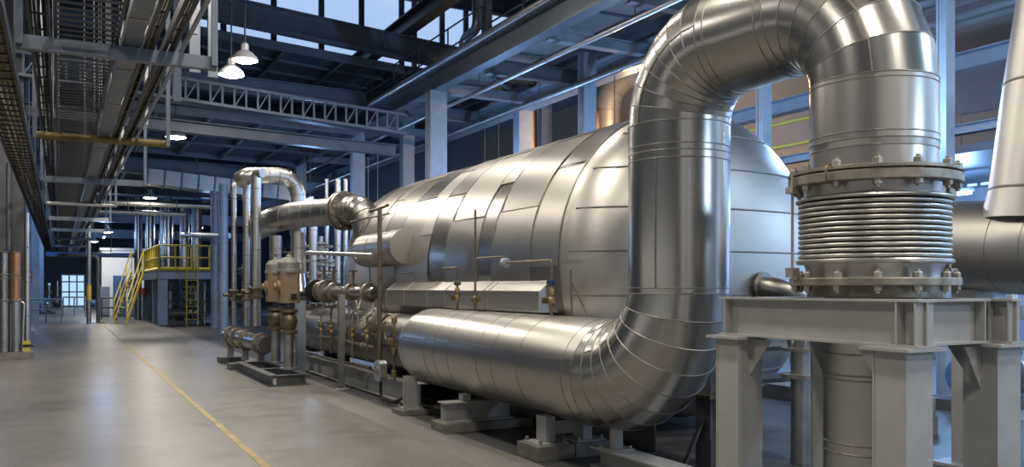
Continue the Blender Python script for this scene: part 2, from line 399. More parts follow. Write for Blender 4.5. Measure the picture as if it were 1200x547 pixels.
# unseen lamps added overhead, for highlights and streaks on the metal
for x, y, z, nm in ((2.2, 12.5, 7.4, 'added aisle lamp before the tank, overhead'), (2.0, 6.5, 7.4, 'added aisle lamp before the big arched pipe, overhead'), (1.8, .5, 7.4, 'added aisle lamp above the viewpoint'), (-2.8, 4.0, 7.4, 'added lamp over the near left bay'), (-2.8, 11.0, 7.4, 'added lamp over the left bay'), (5.2, 11.5, 7.8, 'added lamp high over the tank, middle'), (5.4, 16.5, 7.8, 'added lamp high over the tank, far end'), (4.2, -2.5, 7.0, 'added lamp behind the viewpoint'), (-1.0, 17.0, 7.4, 'added lamp over the aisle columns'), (6.6, 1.5, 7.4, 'added lamp over the near end of the frame')):
    lamp_at((x, y, z), nm, 80 if 'over the tank' in nm else 150, r=.35, col=(1, .91, .79))

# gridded rear bay window, plus unseen windows and tube lamps added as blue fill
def side_window(n, y0, y1, z0, z1, label, strength=None):
    w = thing('window_%d' % n, label, 'window', (RX, (y0 + y1) / 2, z0), kind='structure')
    MB().box((RX - .05, y0, z0), (RX - .01, y1, z1)).build('glass_pane', strength or 'daylight', w)
    m = MB(); k = max(2, int((y1 - y0) / .5))
    for i in range(k + 1): y = y0 + (y1 - y0) * i / k; m.box((RX - .10, y - .025, z0), (RX - .02, y + .025, z1))
    kz = max(2, int((z1 - z0) / .45))
    for i in range(kz + 1): z = z0 + (z1 - z0) * i / kz; m.box((RX - .09, y0, z - .02), (RX - .02, y1, z + .02))
    m.build('frame', 'beam_mid', w)
a, b = atX(1134, 215, RX), atX(1166, 140, RX)
side_window(20, min(a.y, b.y), max(a.y, b.y), a.z - .1, b.z, 'blue gridded window between the big pipe and the white cone')
side_window(21, -4, 2.2, 1.2, 7.0, 'added tall glowing side window near the viewpoint, out of view', 'side_fill_glow')
side_window(22, 13.3, 15.2, 1.4, 7.6, 'added tall blue glowing side window hidden behind the bellows pipe', 'side_fill_glow')  # added for the blue edge reflection on the riser
side_window(23, 4.2, 9.6, 1.4, 7.6, 'added wide blue glowing side window beyond the photo edge', 'side_fill_glow')
for i, (x, y, z, pw, nm) in enumerate(((10.0, 8.5, 4.3, 300, 'added cold tube lamp behind the tank, near end'), (10.0, 14.0, 4.3, 300, 'added cold tube lamp behind the tank, middle'), (10.0, 20.0, 4.3, 300, 'added cold tube lamp behind the tank, far end'), (7.2, 28.0, 4.4, 160, 'added cold tube lamp over the far machinery'), (7.6, 22.5, 3.6, 150, 'added cold tube lamp beyond the tank end'), (6.5, 47, 4.6, 420, 'added cold tube lamp beyond the yellow platform'), (2.4, 58, 4.6, 420, 'added cold tube lamp before the far door'), (14.6, 3.0, 4.6, 500, 'added cold tube lamp over the rear bay floor, near end'), (14.8, 10.5, 3.3, 360, 'added cold tube lamp over the rear bay floor, middle'), (9.6, 1.5, 5.6, 420, 'added cold tube lamp beyond the grey frame'), (8.2, -2.2, 3.6, 300, 'added cold tube lamp by the near wall'), (-2.8, 30, 4.6, 200, 'added cold tube lamp behind the big dark aisle column'), (-2.8, 44, 4.6, 300, 'added cold tube lamp behind the third aisle column'), (-2.4, 58, 4.6, 300, 'added cold tube lamp beyond the third aisle column'))):
    t = thing('added_tube_lamp', nm, 'lamp', (x, y, z), 'added cold tube lamps')  # made-up lamps, added to light steel and floor blue
    MB().box((x - .06, y - .62, z + .06), (x + .06, y + .62, z + .12)).build('housing', 'lamp_shell', t)
    MB().cyl((x, y - .6, z + .03), (x, y + .6, z + .03), .025, 10).build('fill_tube', 'fill_tube_glow', t)
    for yy in (-.4, .4): MB().cyl((x, y + yy, z + .12), (x, y + yy, z + 1.6), .012, 6).build('hanger_rod', 'paint_dark', t)
    for yy in (-.4, .4):
        ld = bpy.data.lights.new('fill_tube_light', 'POINT'); ld.energy = pw / 2; ld.color = (.30, .55, 1) if y > 6 else (.55, .76, 1); ld.shadow_soft_size = .12
        lo = bpy.data.objects.new('fill_tube_light', ld); COL.objects.link(lo); lo.parent = t; lo.location = (0, yy, -.16)

def fill_window(n, axis, at, u0, u1, z0, z1, label, m, nu, nz):
    P_ = (lambda u, d, z: (at + d, u, z)) if axis == 'x' else (lambda u, d, z: (u, at + d, z))
    w = thing('window_%d' % n, label, 'window', P_((u0 + u1) / 2, 0, z0), kind='structure')
    MB().box(P_(u0, .01, z0), P_(u1, .05, z1)).build('glass_pane', m, w)
    mb = MB()
    for i in range(nu + 1): u = u0 + (u1 - u0) * i / nu; mb.box(P_(u - .03, .012, z0), P_(u + .03, .10, z1))
    for i in range(nz + 1): z = z0 + (z1 - z0) * i / nz; mb.box(P_(u0, .012, z - .025), P_(u1, .095, z + .025))
    mb.build('frame', 'beam_mid', w)
fill_window(24, 'x', LX, -4.5, 14, 1.75, 2.15, 'added low strip window in the side wall beyond the photo edge', 'warm_fill_glow', 12, 1)  # unseen, added for a thin highlight along the horizontal drum
fill_window(25, 'y', BY, -2.3, -1.7, 1.0, 7.5, 'added slim tall window behind the viewpoint, aisle side', 'warm_fill_glow', 1, 5)  # unseen slim windows, added for bright streaks on the upright pipes
fill_window(26, 'y', BY, .9, 1.3, 1.0, 7.5, 'added slim tall window behind the viewpoint, middle', 'warm_fill_glow', 1, 5)
fill_window(27, 'y', BY, 5.0, 5.7, 1.0, 7.5, 'added slim tall window behind the viewpoint, tank side', 'warm_fill_glow', 1, 5)

# ================================================================= THE BIG TANK
TX, TZ, TR, Y0, Y1 = 6.4, 1.87, 1.754, 7.73, 15.35
tank = thing('process_tank', 'huge horizontal tank clad in silver sheet metal panels', 'tank', (TX, (Y0 + Y1) / 2, 0))
def tp(y, a, r): return V((TX - r * math.cos(a), y, TZ + r * math.sin(a)))      # a = 0 faces the aisle, +90 = top
m = MB()
ys = [Y0]; steps = [.62, .95, .40, 1.02, .62, .48, .85, .80, .45, .85, .9]; i = 0
while ys[-1] + steps[i % len(steps)] < Y1 - .3: ys.append(ys[-1] + steps[i % len(steps)]); i += 1
ys.append(Y1)
ml = MB()
for i in range(len(ys) - 1):
    off = (i % 2) * .35 + random.uniform(-.08, .08); na = 9; da = 2 * PI / na
    base = .004 * (i % 2)
    for k in range(na):
        a0 = off + k * da; mi = random.choice((0, 0, 1, 2, 3)); tw = [random.uniform(-.007, .007) for _ in range(4)]
        rs = []; nn = 9
        for yy, (q0, q1) in ((ys[i], (tw[0], tw[1])), (ys[i + 1], (tw[2], tw[3]))):
            rs.append([tp(yy, a0 + da * j / nn, TR + base + q0 + (q1 - q0) * j / nn + .012 * math.sin(PI * j / nn) * random.uniform(.0, .5)) for j in range(nn + 1)])
        m.rings(rs, mi, (False, False), True, False)
        a = a0; p, q = tp(ys[i] + .01, a, TR + .008), tp(ys[i + 1] - .01, a, TR + .008)
        ml.bar(p, q, .012, .008, up=p - V((TX, p.y, TZ)))
    ml.band((TX, ys[i], TZ), (0, 1, 0), TR + .006, 96, .012, .004)
k = len(m.v); m.v += ml.v; m.f += [tuple(i + k for i in f) for f in ml.f]; m.m += [4] * len(ml.f); m.sm += ml.sm
m.build('cladding', ['clad_a', 'clad_b', 'clad_c', 'clad_d', 'seam'], tank)
# rounded heads
def head(yc, sg, nm):
    mb = MB(); dep = .9; rs = []
    n = 12; nseg = 72
    for i in range(n + 1):
        e = i / n * PI / 2 * .995; r = TR * math.cos(e) ** .85; y = yc + sg * dep * math.sin(e)
        rs.append([V((TX + r * math.cos(2 * PI * k / nseg), y, TZ + r * math.sin(2 * PI * k / nseg))) for k in range(nseg)])
    mb.rings(rs, 0, (False, True)); ms = mb
    for z in (-1.2, -.78, -.36, .1, .55, .98, 1.38):
        lim = TR * .985; pts = []
        for j in range(33):
            x = -1 + 2 * j / 32; X = x * math.sqrt(lim * lim - z * z); rr = math.hypot(X, z) / TR
            e = math.acos(min(1, rr ** (1 / .85))); pts.append(V((TX + X, yc + sg * (dep * math.sin(e) + .004), TZ + z)))
        ms.tube(pts, .009, 6, 1)
    return mb.build(nm, ['clad_c', 'seam'], tank)
hd = head(Y0, -1, 'near_head'); head(Y1, 1, 'far_head')
# lifting lug on the near crown
c = V((6.4, 7.62, 3.60)); mb = MB(); mb.prism([c + V((-.10, 0, 0)), c + V((.10, 0, 0)), c + V((.06, 0, .05)), c + V((-.06, 0, .05))], (0, .04, 0)).box((c.x - .2, c.y - .1, c.z - .03), (c.x + .2, c.y + .14, c.z)); mb.build('lifting_lug', 'raw_steel', tank)
# slanted nozzle on the near head
c = V((6.66, 6.83, 1.6)); d1 = V((.25, -.96, -.05)).normalized()
mb = MB(); mb.tube(bend([c - d1 * .2, c + d1 * .22, c + d1 * .22 + V((.34, -.1, -.16))], .2, 8), .115, 24); nz = mb.build('nozzle', 'clad_b', tank)
MB().lathe([(.115, 0), (.16, 0), (.16, .035), (.115, .035)], c, d1, 24).build('collar', 'clad_b', nz)
# outlet cylinder bulging out of the side
mb = MB(); mb.lathe([(.22, -.012), (.27, 0), (.27, 1.9)], (4.62, 14.0, 2.21), (0, -1, 0), 40); 
for y in (13.97, 13.3, 12.6, 12.2): mb.band((4.62, y, 2.21), (0, 1, 0), .27, 40, mi=1)
mb.build('side_nozzle', ['clad_a', 'seam'], tank)
# side box cover with sloping top
mb = MB(); poly = [(4.5, 12.7, 1.325), (4.95, 12.7, 1.325), (4.95, 12.7, 1.72), (4.72, 12.7, 1.72), (4.5, 12.7, 1.545)]
mb.prism(poly, (0, -4.83, 0)); 
for y in (7.88, 9.1, 9.25, 10.4, 11.0, 11.9, 12.68):
    mb.bar((4.498, y, 1.33), (4.498, y, 1.545), .014, .008, up=(1, 0, 0), mi=1); mb.bar((4.497, y, 1.548), (4.72, y, 1.725), .014, .008, mi=1)
mb.bar((4.495, 7.87, 1.547), (4.495, 12.7, 1.547), .016, .016, mi=1)
mb.build('box_cover', ['clad_c', 'seam_light'], tank)
# saddles
for y in (9.6, 14.4):
    mb = MB(); pl = []
    for j in range(13): a = -PI / 2 + (j - 6) / 6 * .75; pl.append((TX - (TR + .02) * math.cos(a - 0) * 0 + TR * 1.005 * math.sin((j - 6) / 6 * .8), y, TZ - TR * 1.005 * math.cos((j - 6) / 6 * .8)))
    pl = [(TX - 1.3, y, .02), (TX + 1.3, y, .02)] + pl[::-1]
    mb.prism(pl, (0, .2, 0)); mb.build('saddle', 'paint_grey', tank)
# elbow nozzle at the far top
e0 = atX(404, 247, 4.75)
dr = (e0 - W(352, 251, 17.1)).normalized()
mb = MB(); pts = bend([e0 + dr * .06, e0 + dr * .6, e0 + dr * .6 + V((.22, -.08, -1.5))], .5, 9); mb.tube(pts, .27, 28)
for i in range(1, len(pts) - 1, 2): mb.band(pts[i], pts[i + 1] - pts[i - 1], .275, 28, mi=1)
mb.build('elbow_nozzle', ['clad_a', 'seam'], tank)
mb = MB(); mb.lathe([(.27, 0), (.37, 0), (.37, .05), (.27, .05)], e0 + dr * .01, dr, 32); fl = mb.build('nozzle_flange', 'raw_steel', tank)
u, v = basis(dr)
bolts(fl, [e0 + dr * .06 + (u * math.cos(k / 7 * PI) + v * math.sin(k / 7 * PI)) * .325 for k in range(14)], dr, .024, .04)

# smaller vessel lying before the tank, above the skid beam
VX, VZ, VR = 4.5, .79, .41
t = thing('condensate_vessel', 'smaller dull silver vessel lying below the far end of the big tank', 'vessel', (VX, 14, VZ - VR))
mb = MB(); mb.lathe([(.01, -.14), (.2, -.12), (.34, -.07), (VR, 0), (VR, 5.8), (VR + .07, 5.8), (VR + .07, 5.88)], (VX, 11.0, VZ), (0, 1, 0), 48)
for y in (11.05, 12.0, 13.1, 14.2, 15.2, 16.2): mb.band((VX, y, VZ), (0, 1, 0), VR, 48, .01, .004, 1)
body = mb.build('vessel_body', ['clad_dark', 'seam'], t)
lid = MB().lathe([(VR + .07, 5.885), (VR + .07, 5.96), (VR * .9, 6.0), (.01, 6.06)], (VX, 11.0, VZ), (0, 1, 0), 48, caps=(True, False)).build('end_lid', 'raw_steel', t)
bolts(lid, [(VX + (VR + .035) * math.cos(k * PI / 10), 16.88 - .08, VZ + (VR + .035) * math.sin(k * PI / 10)) for k in range(20)], (0, -1, 0), .02, .03)
for z in (.16, -.05, -.24):
    x0 = VX - math.sqrt(VR ** 2 - z * z) + .01
    MB().tube(bend([(x0, 16.1, VZ + z), (x0 - .09, 16.1, VZ + z), (x0 - .09, 16.65, VZ + z), (x0, 16.65, VZ + z)], .04, 4), .014, 8).build('grab_bar', 'pipe_bright', t)
for y in (11.9, 15.6): MB().box((VX - .17, y - .06, 0.0), (VX + .3, y + .06, VZ - VR + .06)).build('vessel_foot', 'paint_dark', t)

# second small nozzle with blind flange
ax = V((-.8, 0, .6)); c = V((VX, 12.2, VZ)) + ax * (VR + .03); mb = MB(); mb.lathe([(.14, -.08), (.14, .08), (.2, .08), (.2, .14), (.06, .15)], c, ax, 28); nz = mb.build('blind_nozzle', 'raw_steel', t)
u, v = basis(ax)
bolts(nz, [c + ax * .14 + (u * math.cos(k / 5 * PI) + v * math.sin(k / 5 * PI)) * .165 for k in range(10)], ax, .018, .03)
# ================================================================= THE BIG LAGGED PIPE
HX, HZ, HR = 4.35, .825, .49
P1 = V((4.45, 5.5, 0)); R1 = .408
P2 = V((4.60, 3.745, 0)); R2 = .384
ZT0, RB = 2.89, .58
pipe = thing('lagged_pipe', 'big shiny arched pipe rising from floor level and curving down to the bellows', 'pipe', (4.4, 6, 0))
NS = 64
def seamed(name, ringlist, m, parent, seams, extra=None, caps=(False, False)):
    """ringlist: (centre, tangent, radius, ref); a bead lies on the rings whose index is in seams"""
    mb = MB()
    for i in range(len(ringlist) - 1):
        (c0, t0, r0, f0), (c1, t1, r1, f1) = ringlist[i], ringlist[i + 1]
        mb.rings([mb.ring(c0, t0, r0, NS, f0), mb.ring(c1, t1, r1, NS, f1)], 0, (caps[0] and i == 0, caps[1] and i == len(ringlist) - 2))
    for i in seams: c, t, r, f = ringlist[i]; mb.band(c, t, r, NS, .006, .0035, 1, f)
    if extra: k = len(mb.m); extra(mb); mb.m[k:] = [1] * (len(mb.m) - k)
    return mb.build(name, [m, 'seam'], parent)
refX = V((1, 0, 0)); Yd = V((0, 1, 0))
yl = [10.40, 10.32, 9.55, 9.25, 8.85, 8.1, 7.75, 7.2, 6.38, 6.22]
def ex(ms):
    for a in (.28, -.95, 2.2):
        for i in range(1, len(yl) - 1):
            aa = a + (.0 if i % 2 else .03)
            p = lambda y: V((HX - (HR + .003) * math.cos(aa), y, HZ + (HR + .003) * math.sin(aa)))
            if a > 0 and a < 1 or i % 2: ms.bar(p(yl[i]), p(yl[i + 1]), .012, .006, up=p(0) - V((HX, 0, HZ)))
seamed('horizontal_drum', [(V((HX, y, HZ)), -Yd, HR, refX) for y in yl], 'drum_clad', pipe, [1, 2, 3, 4, 5, 6, 7, 8, 9], ex)
MB().lathe([(HR, 0), (HR * .97, .03), (HR * .8, .1), (HR * .4, .16), (.001, .18)], (HX, 10.40, HZ), (0, 1, 0), NS, caps=(False, False)).build('end_cap', 'drum_clad', pipe)
# lower elbow: from the drum (-Y) up to the riser
RE = .72; n = 8; rl = []
for i in range(n + 1):
    a = i / n * PI / 2; s = i / n
    c = V((HX + (P1.x - HX) * s, 6.22 - RE * math.sin(a), HZ + RE * (1 - math.cos(a))))
    rl.append((c, V((0, -math.cos(a), math.sin(a))), HR + (R1 - HR) * (s ** 1.1), refX))
def ex2(ms):
    for k in range(n):
        (c0, t0, r0, _), (c1, t1, r1, _) = rl[k], rl[k + 1]
        aa = 2.7 if k % 2 else 2.95
        f = lambda c, t, r: c + (refX * math.cos(aa) + V(t).cross(refX) * math.sin(aa)) * (r + .003)
        ms.bar(f(c0, t0, r0), f(c1, t1, r1), .01, .006, up=f(c0, t0, r0) - c0)
seamed('lower_elbow', rl, 'pipe_clad', pipe, list(range(1, n + 1)), ex2)
z0 = HZ + RE
zl_ = [z0, z0 + .045, 2.60, 2.66, 2.71, ZT0]
def ex3(ms):
    a = -2.7
    for i in (1,):
        p = lambda z: V((P1.x + (R1 + .003) * math.cos(a), P1.y + (R1 + .003) * math.sin(a), z)); ms.bar(p(zl_[i]), p(zl_[i + 1]), .01, .006, up=p(0) - P1)
seamed('riser', [(V((P1.x, P1.y, z)), V((0, 0, 1)), R1, refX) for z in zl_], 'pipe_clad', pipe, [1, 2, 3, 4, 5], ex3)
# top: two elbows and a straight piece
D = (P2 - P1); D.z = 0; L = D.length; D.normalize(); Nn = V((0, 0, 1)).cross(D)
rl = []; n = 7; Up = V((0, 0, 1))
for i in range(n + 1):
    a = i / n * PI / 2; rl.append((P1 + D * RB * (1 - math.cos(a)) + Up * (ZT0 + RB * math.sin(a)), D * math.sin(a) + Up * math.cos(a), R1, Nn))
def exa(ms):
    for k in range(n):
        (c0, t0, r0, _), (c1, t1, r1, _) = rl[k], rl[k + 1]; aa = 3.05
        f = lambda c, t, r: c + (Nn * math.cos(aa) + V(t).cross(Nn) * math.sin(aa)) * (r + .003)
        ms.bar(f(c0, t0, r0), f(c1, t1, r1), .01, .006, up=f(c0, t0, r0) - c0)
seamed('upper_elbow', rl, 'pipe_clad', pipe, list(range(1, n + 1)), exa)
cA, cB = rl[-1][0], P2 - D * RB + Up * (ZT0 + RB)
seamed('crossover', [(cA.lerp(cB, s), D, R1 + (R2 - R1) * s, Nn) for s in (0, .12, .88, 1)], 'pipe_clad', pipe, [1, 2])
rl2 = []; n = 6
for i in range(n + 1):
    a = i / n * PI / 2; rl2.append((P2 - D * RB * (1 - math.sin(a)) + Up * (ZT0 + RB * math.cos(a)), D * math.cos(a) - Up * math.sin(a), R2, Nn))
def exb(ms):
    for k in range(n):
        (c0, t0, r0, _), (c1, t1, r1, _) = rl2[k], rl2[k + 1]; aa = 2.55
        f = lambda c, t, r: c + (Nn * math.cos(aa) + V(t).cross(Nn) * math.sin(aa)) * (r + .003)
        ms.bar(f(c0, t0, r0), f(c1, t1, r1), .012, .008, up=f(c0, t0, r0) - c0)
seamed('down_elbow', rl2, 'pipe_clad', pipe, list(range(0, n + 1)), exb)
seamed('downcomer', [(V((P2.x, P2.y, z)), V((0, 0, -1)), r, refX) for z, r in ((ZT0, R2), (2.86, R2), (2.54, R2 + .002), (2.50, R2 + .002), (2.455, R2 - .003), (2.33, R2 - .004))], 'drum_clad', pipe, [1, 2, 3, 4])

# ================================================================= EXPANSION JOINT
X2, Y2 = P2.x, P2.y
ej = thing('expansion_joint', 'steel bellows expansion joint with bolted flanges on the grey frame', 'expansion joint', (X2, Y2, 1.535))
O = V((X2, Y2, 0))
MB().lathe([(.36, 2.303), (.515, 2.303), (.519, 2.307), (.519, 2.323), (.512, 2.327), (.40, 2.327)], O, n=72).build('upper_flange', 'raw_steel', ej)
MB().lathe([(.36, 2.235), (.512, 2.235), (.519, 2.241), (.519, 2.289), (.512, 2.295), (.36, 2.295)], O, n=72).build('counter_flange', 'raw_steel', ej)
MB().lathe([(.41, 2.16), (.425, 2.235), (.36, 2.235)], O, n=64, caps=(False, False)).build('upper_neck', 'bellows_steel', ej)
pr = [(.425, 2.165)]; nc = 11; zb0, zb1 = 1.775, 2.135
pr = [(.43, 2.165), (.455, 2.165), (.468, 2.158), (.472, 2.15), (.468, 2.14), (.42, 2.135)]
for i in range(nc):
    zt = zb1 - (zb1 - zb0) * i / nc; hgt = (zb1 - zb0) / nc
    for k in range(9):
        a = PI / 2 - PI * k / 8; pr.append((.432 + .024 * max(0, math.cos(a)) ** .6, zt - hgt / 2 + hgt * .40 * math.sin(a)))
    pr.append((.42, zt - hgt))
pr += [(.462, 1.772), (.47, 1.764), (.47, 1.752), (.462, 1.744), (.42, 1.742)]
MB().lathe(pr, O, n=80, caps=(False, False)).build('bellows', 'bellows_steel', ej)
MB().lathe([(.42, 1.745), (.405, 1.70), (.405, 1.655)], O, n=64, caps=(False, False)).build('lower_neck', 'bellows_steel', ej)
MB().lathe([(.36, 1.608), (.503, 1.608), (.509, 1.613), (.509, 1.650), (.503, 1.655), (.36, 1.655)], O, n=72).build('lower_flange', 'raw_steel', ej)
MB().lathe([(.40, 1.535), (.40, 1.608)], O, n=64).build('base_ring', 'raw_steel', ej)
for nm, zt, zb, rr in (('u', 2.327, 2.235, .482), ('l', 1.655, 1.608, .472)):
    for k in range(13):
        a = math.radians(222) + k / 13 * 2 * PI; p = V((X2 + rr * math.cos(a), Y2 + rr * math.sin(a), 0)); mb = MB()
        hexbolt(p + Up * zt, Up, .027, .036, mb); mb.cyl(p + Up * (zt + .03), p + Up * (zt + .05), .014, 8)
        hexbolt(p + Up * zb, -Up, .027, .032, mb); mb.cyl(p + Up * (zb - .03), p + Up * (zb - .046), .014, 8)
        mb.cyl(p + Up * (zb - .03), p + Up * (zt + .03), .0135, 8); mb.build('bolt', 'bolt_steel', ej)
# tie rod and its lugs
for a in (-.35, 2.75):
    u = V((math.cos(a), math.sin(a), 0)); mb = MB(); p = O + u * .535
    mb.cyl(p + Up * 1.62, p + Up * 2.30, .009, 8); mb.box((p.x - .03, p.y - .03, 1.66), (p.x + .03, p.y + .03, 1.72)).box((p.x - .03, p.y - .03, 2.19), (p.x + .03, p.y + .03, 2.23)); mb.build('tie_rod', 'bolt_steel', ej)
a = 3.35; u = V((math.cos(a), math.sin(a), 0)); p = O + u * .51
MB().tube(bend([p + Up * 2.335, p + u * .05 + Up * 2.33, p + u * .06 + Up * 2.24, p + Up * 2.22], .04, 5), .006, 6).build('bonding_wire', 'brass', ej)

# ================================================================= SUPPORT FRAME
FXa, FXb, FYa, FYb = 4.17, 4.975, 3.2, 4.50
fr = thing('support_frame', 'heavy grey painted steel frame carrying the expansion joint', 'support frame', (X2, 3.9, 0))
zt, zb = 1.53, 1.265
def leg(x, y):
    mb = MB(); s = .11
    for k in (-1, 1): mb.box((x - s, y + k * s - (.012 if k > 0 else 0), .03), (x + s, y + k * s + (.012 if k < 0 else 0), zb - .02))
    mb.box((x - s + .004, y - s + .012, .03), (x - s + .016, y + s - .012, zb - .02)); mb.box((x + s - .016, y - s + .012, .03), (x + s - .004, y + s - .012, zb - .02))
    mb.box((x - .2, y - .2, 0), (x + .2, y + .2, .03)); l = mb.build('leg', 'paint_grey', fr)
    MB().box((x - .16, y - .16, zb - .019), (x + .16, y + .16, zb - .001)).build('cap_plate', 'paint_grey', l)
    sx = 1 if x < X2 else -1; sy = 1 if y < Y2 else -1
    mb = MB(); mb.prism([(x - .005, y + sy * .11, zb - .02), (x - .005, y + sy * .30, zb - .02), (x - .005, y + sy * .11, zb - .27)], (.014, 0, 0)); mb.build('gusset', 'paint_grey', l); mb = MB()
    mb.prism([(x + sx * .11, y - .005, zb - .02), (x + sx * .26, y - .005, zb - .02), (x + sx * .11, y - .005, zb - .27)], (0, .014, 0))
    mb.build('gusset', 'paint_grey', l)
for x in (FXa, FXb):
    for y in (FYa, FYb): leg(x - (.06 if x == FXb and y == FYb else 0), y - (.16 if x == FXb and y == FYb else 0))
for x in (FXa, FXb):
    MB().ibeam((x, FYa - .16, (zt + zb) / 2), (x, FYb + .12, (zt + zb) / 2), zt - zb, .15 if x == FXa else .11, .014, .012).build('long_beam', 'paint_grey', fr)
    e_ = .072 if x == FXa else .052
    for y in (FYa - .14, FYa - .02, FYb + .06):
        for sgn in (-1, 1): MB().box((min(x + sgn * .008, x + sgn * e_), y, zb + .014), (max(x + sgn * .008, x + sgn * e_), y + .012, zt - .014)).build('stiffener', 'paint_grey', fr)
for y in (FYa + .02, FYb - .02):
    MB().ibeam((FXa + .08, y, (zt + zb) / 2), (FXb - .08, y, (zt + zb) / 2), zt - zb - .002, .14, .014, .012).build('cross_beam', 'paint_grey', fr)
for x in (FXa + .12, FXb - .14): MB().box((x, FYa - .05, zb + .014), (x + .012, FYa + .01, zt - .014)).build('stiffener', 'paint_grey', fr)
# pipe below the frame
lp = thing('drop_pipe', 'silver lagged pipe dropping below the grey frame', 'pipe', (X2, Y2, 0))
RL = .30
seamed('pipe_body', [(V((X2, Y2, z)), V((0, 0, -1)), RL, refX) for z in (1.53, 1.18, 1.05, 1.02, .62, .56, .02)], 'drum_clad', lp, [1, 2, 3, 4, 5], caps=(True, True))
MB().lathe([(.34, .0), (.34, .04), (RL, .04)], O, n=48).build('base_flange', 'raw_steel', lp)

# ================================================================= WHITE CONE PIPE AT THE RIGHT EDGE
rp = thing('elbow_pipe', 'large silver elbow with a pale cone at the edge, right of the bellows', 'pipe', atX(1180, 300, 6.6) * 1)
rp.location.z = 0; ROOT[rp.name] = V(rp.location)
A = V((CT, -ST, 0))
q0, q1 = W(1078, 286, 8.1), W(1290, 293, 6.7)
rl = [(q0.lerp(q1, s_), q1 - q0, .40, Up) for s_ in (0, .3, .33, .56, .74, 1)]
path = [r_[0] for r_ in rl]
seamed('elbow_body', rl, 'clad_c', rp, [1, 3, 4], caps=(True, False))
ax = (q1 - q0).normalized(); MB().lathe([(.40, 0), (.385, .05), (.32, .12), (.2, .16), (.001, .18)], q1, ax, NS, caps=(False, False)).build('end_cap', 'clad_c', rp)
mb = MB(); cb = W(1218, 262, 7.15); ct = W(1256, -30, 7.15)
mb.tube([cb, cb.lerp(ct, .12), cb.lerp(ct, .55), ct], [.44, .41, .40, .38], 48)
for s, r in ((.12, .411), (.55, .401)): mb.band(cb.lerp(ct, s), ct - cb, r, 48, mi=1)
mb.build('cone', ['clad_c', 'seam'], rp)
mb = MB(); pb = path[2]; mb.box((pb.x - .12, pb.y - .12, 0), (pb.x + .12, pb.y + .12, pb.z - .39)); mb.box((pb.x - .25, pb.y - .25, 0), (pb.x + .25, pb.y + .25, .03)); mb.build('support_post', 'paint_grey', rp)

# ================================================================= SUPPORTS UNDER THE BIG PIPE
def block(name, lo, hi, m, label, cat):
    return MB().box(lo, hi).build(name, m, None, label, cat)
# far post
def post_on_block(x, y, bw, bl, bh, pw, ztop, label, blabel):
    b = MB(); b.box((x - bw / 2, y - bl / 2, 0), (x + bw / 2, y + bl / 2, bh)); b.build('concrete_block', 'concrete_block', None, blabel, 'concrete block')
    t = thing('pipe_post', label, 'pipe support', (x, y, bh))
    mb = MB(); mb.ibeam((x, y, bh + .016), (x, y, ztop), pw, pw, .014, .012, up=(0, 1, 0)); mb.build('post', 'paint_grey', t)
    mb = MB(); mb.box((x - pw * .9, y - pw * .9, bh), (x + pw * .9, y + pw * .9, bh + .016)); bp = mb.build('base_plate', 'paint_grey', t)
    bolts(bp, [(x + sx * pw * .75, y + sy * pw * .75, bh + .016) for sx in (-1, 1) for sy in (-1, 1)], Up, .02, .03, name='anchor_bolt'); return t
q = FL(468, 486); post_on_block(3.92, 10.16, .36, .36, .06, .14, .47, 'grey post under the far end of the big horizontal pipe', 'low concrete block under the farthest grey post')
# cross I-beam on a block
yb = 8.74
MB().box((3.70, yb - .2, 0.003), (4.80, yb + .2, .1)).build('concrete_block', 'concrete_block', None, 'long concrete block under the short grey I beam', 'concrete block')
t = thing('pipe_saddle', 'short grey I beam and stub carrying the big pipe', 'pipe support', (4.4, yb, .1))
MB().ibeam((3.74, yb, .21), (4.60, yb, .21), .22, .2, .014, .012).build('saddle_beam', 'paint_grey', t)
MB().box((3.98, yb - .05, .32), (4.08, yb + .05, .40)).build('stub', 'paint_grey', t)
# double post saddle
yb = 6.98
for i, (x, lb) in enumerate(((4.06, 'aisle side concrete block under the twin post saddle'), (4.475, 'rear concrete block under the twin post saddle'))):
    MB().box((x - .2, yb - .2, 0), (x + .2, yb + .2, .13)).build('concrete_block', 'concrete_block', None, lb, 'concrete block')
t = thing('pipe_saddle', 'grey twin post saddle under the middle of the big pipe', 'pipe support', (HX, yb, .13))
for x in (4.06, 4.475):
    mb = MB(); mb.box((x - .05, yb - .09, .145), (x + .05, yb + .09, (.385 if x < 4.2 else .325))); l = mb.build('post', 'paint_grey', t)
    mb = MB(); mb.box((x - .16, yb - .16, .13), (x + .16, yb + .16, .145)); mb.build('base_plate', 'paint_grey', l)
    bolts(l, [(x + sx * .13, yb + sy * .13, .145) for sx in (-1, 1) for sy in (-1, 1)], Up, .02, .035, name='anchor_bolt')
MB().box((4.11, yb - .01, .2), (4.425, yb + .01, HZ - HR - .01)).build('web_plate', 'paint_grey', t)
# pipe post on a long floor beam, under the lower elbow
t = thing('floor_beam', 'long grey floor beam with a round stub under the lower elbow', 'pipe support', (4.4, 6.35, 0))
MB().ibeam((4.31, 6.42, .09), (4.31, 4.1, .09), .18, .24, .016, .014).build('beam', 'paint_grey', t)
MB().cyl((4.31, 6.18, .194), (4.31, 6.18, HZ - HR + .03), .058, 20).build('stub', 'paint_grey', t)
mb = MB(); mb.box((4.2, 6.06, .18), (4.42, 6.30, .194)); sp = mb.build('stub_plate', 'paint_grey', t)
bolts(sp, [(4.31 + sx * .085, 6.18 + sy * .09, .194) for sx in (-1, 1) for sy in (-1, 1)], Up, .014, .022, name='anchor_bolt')
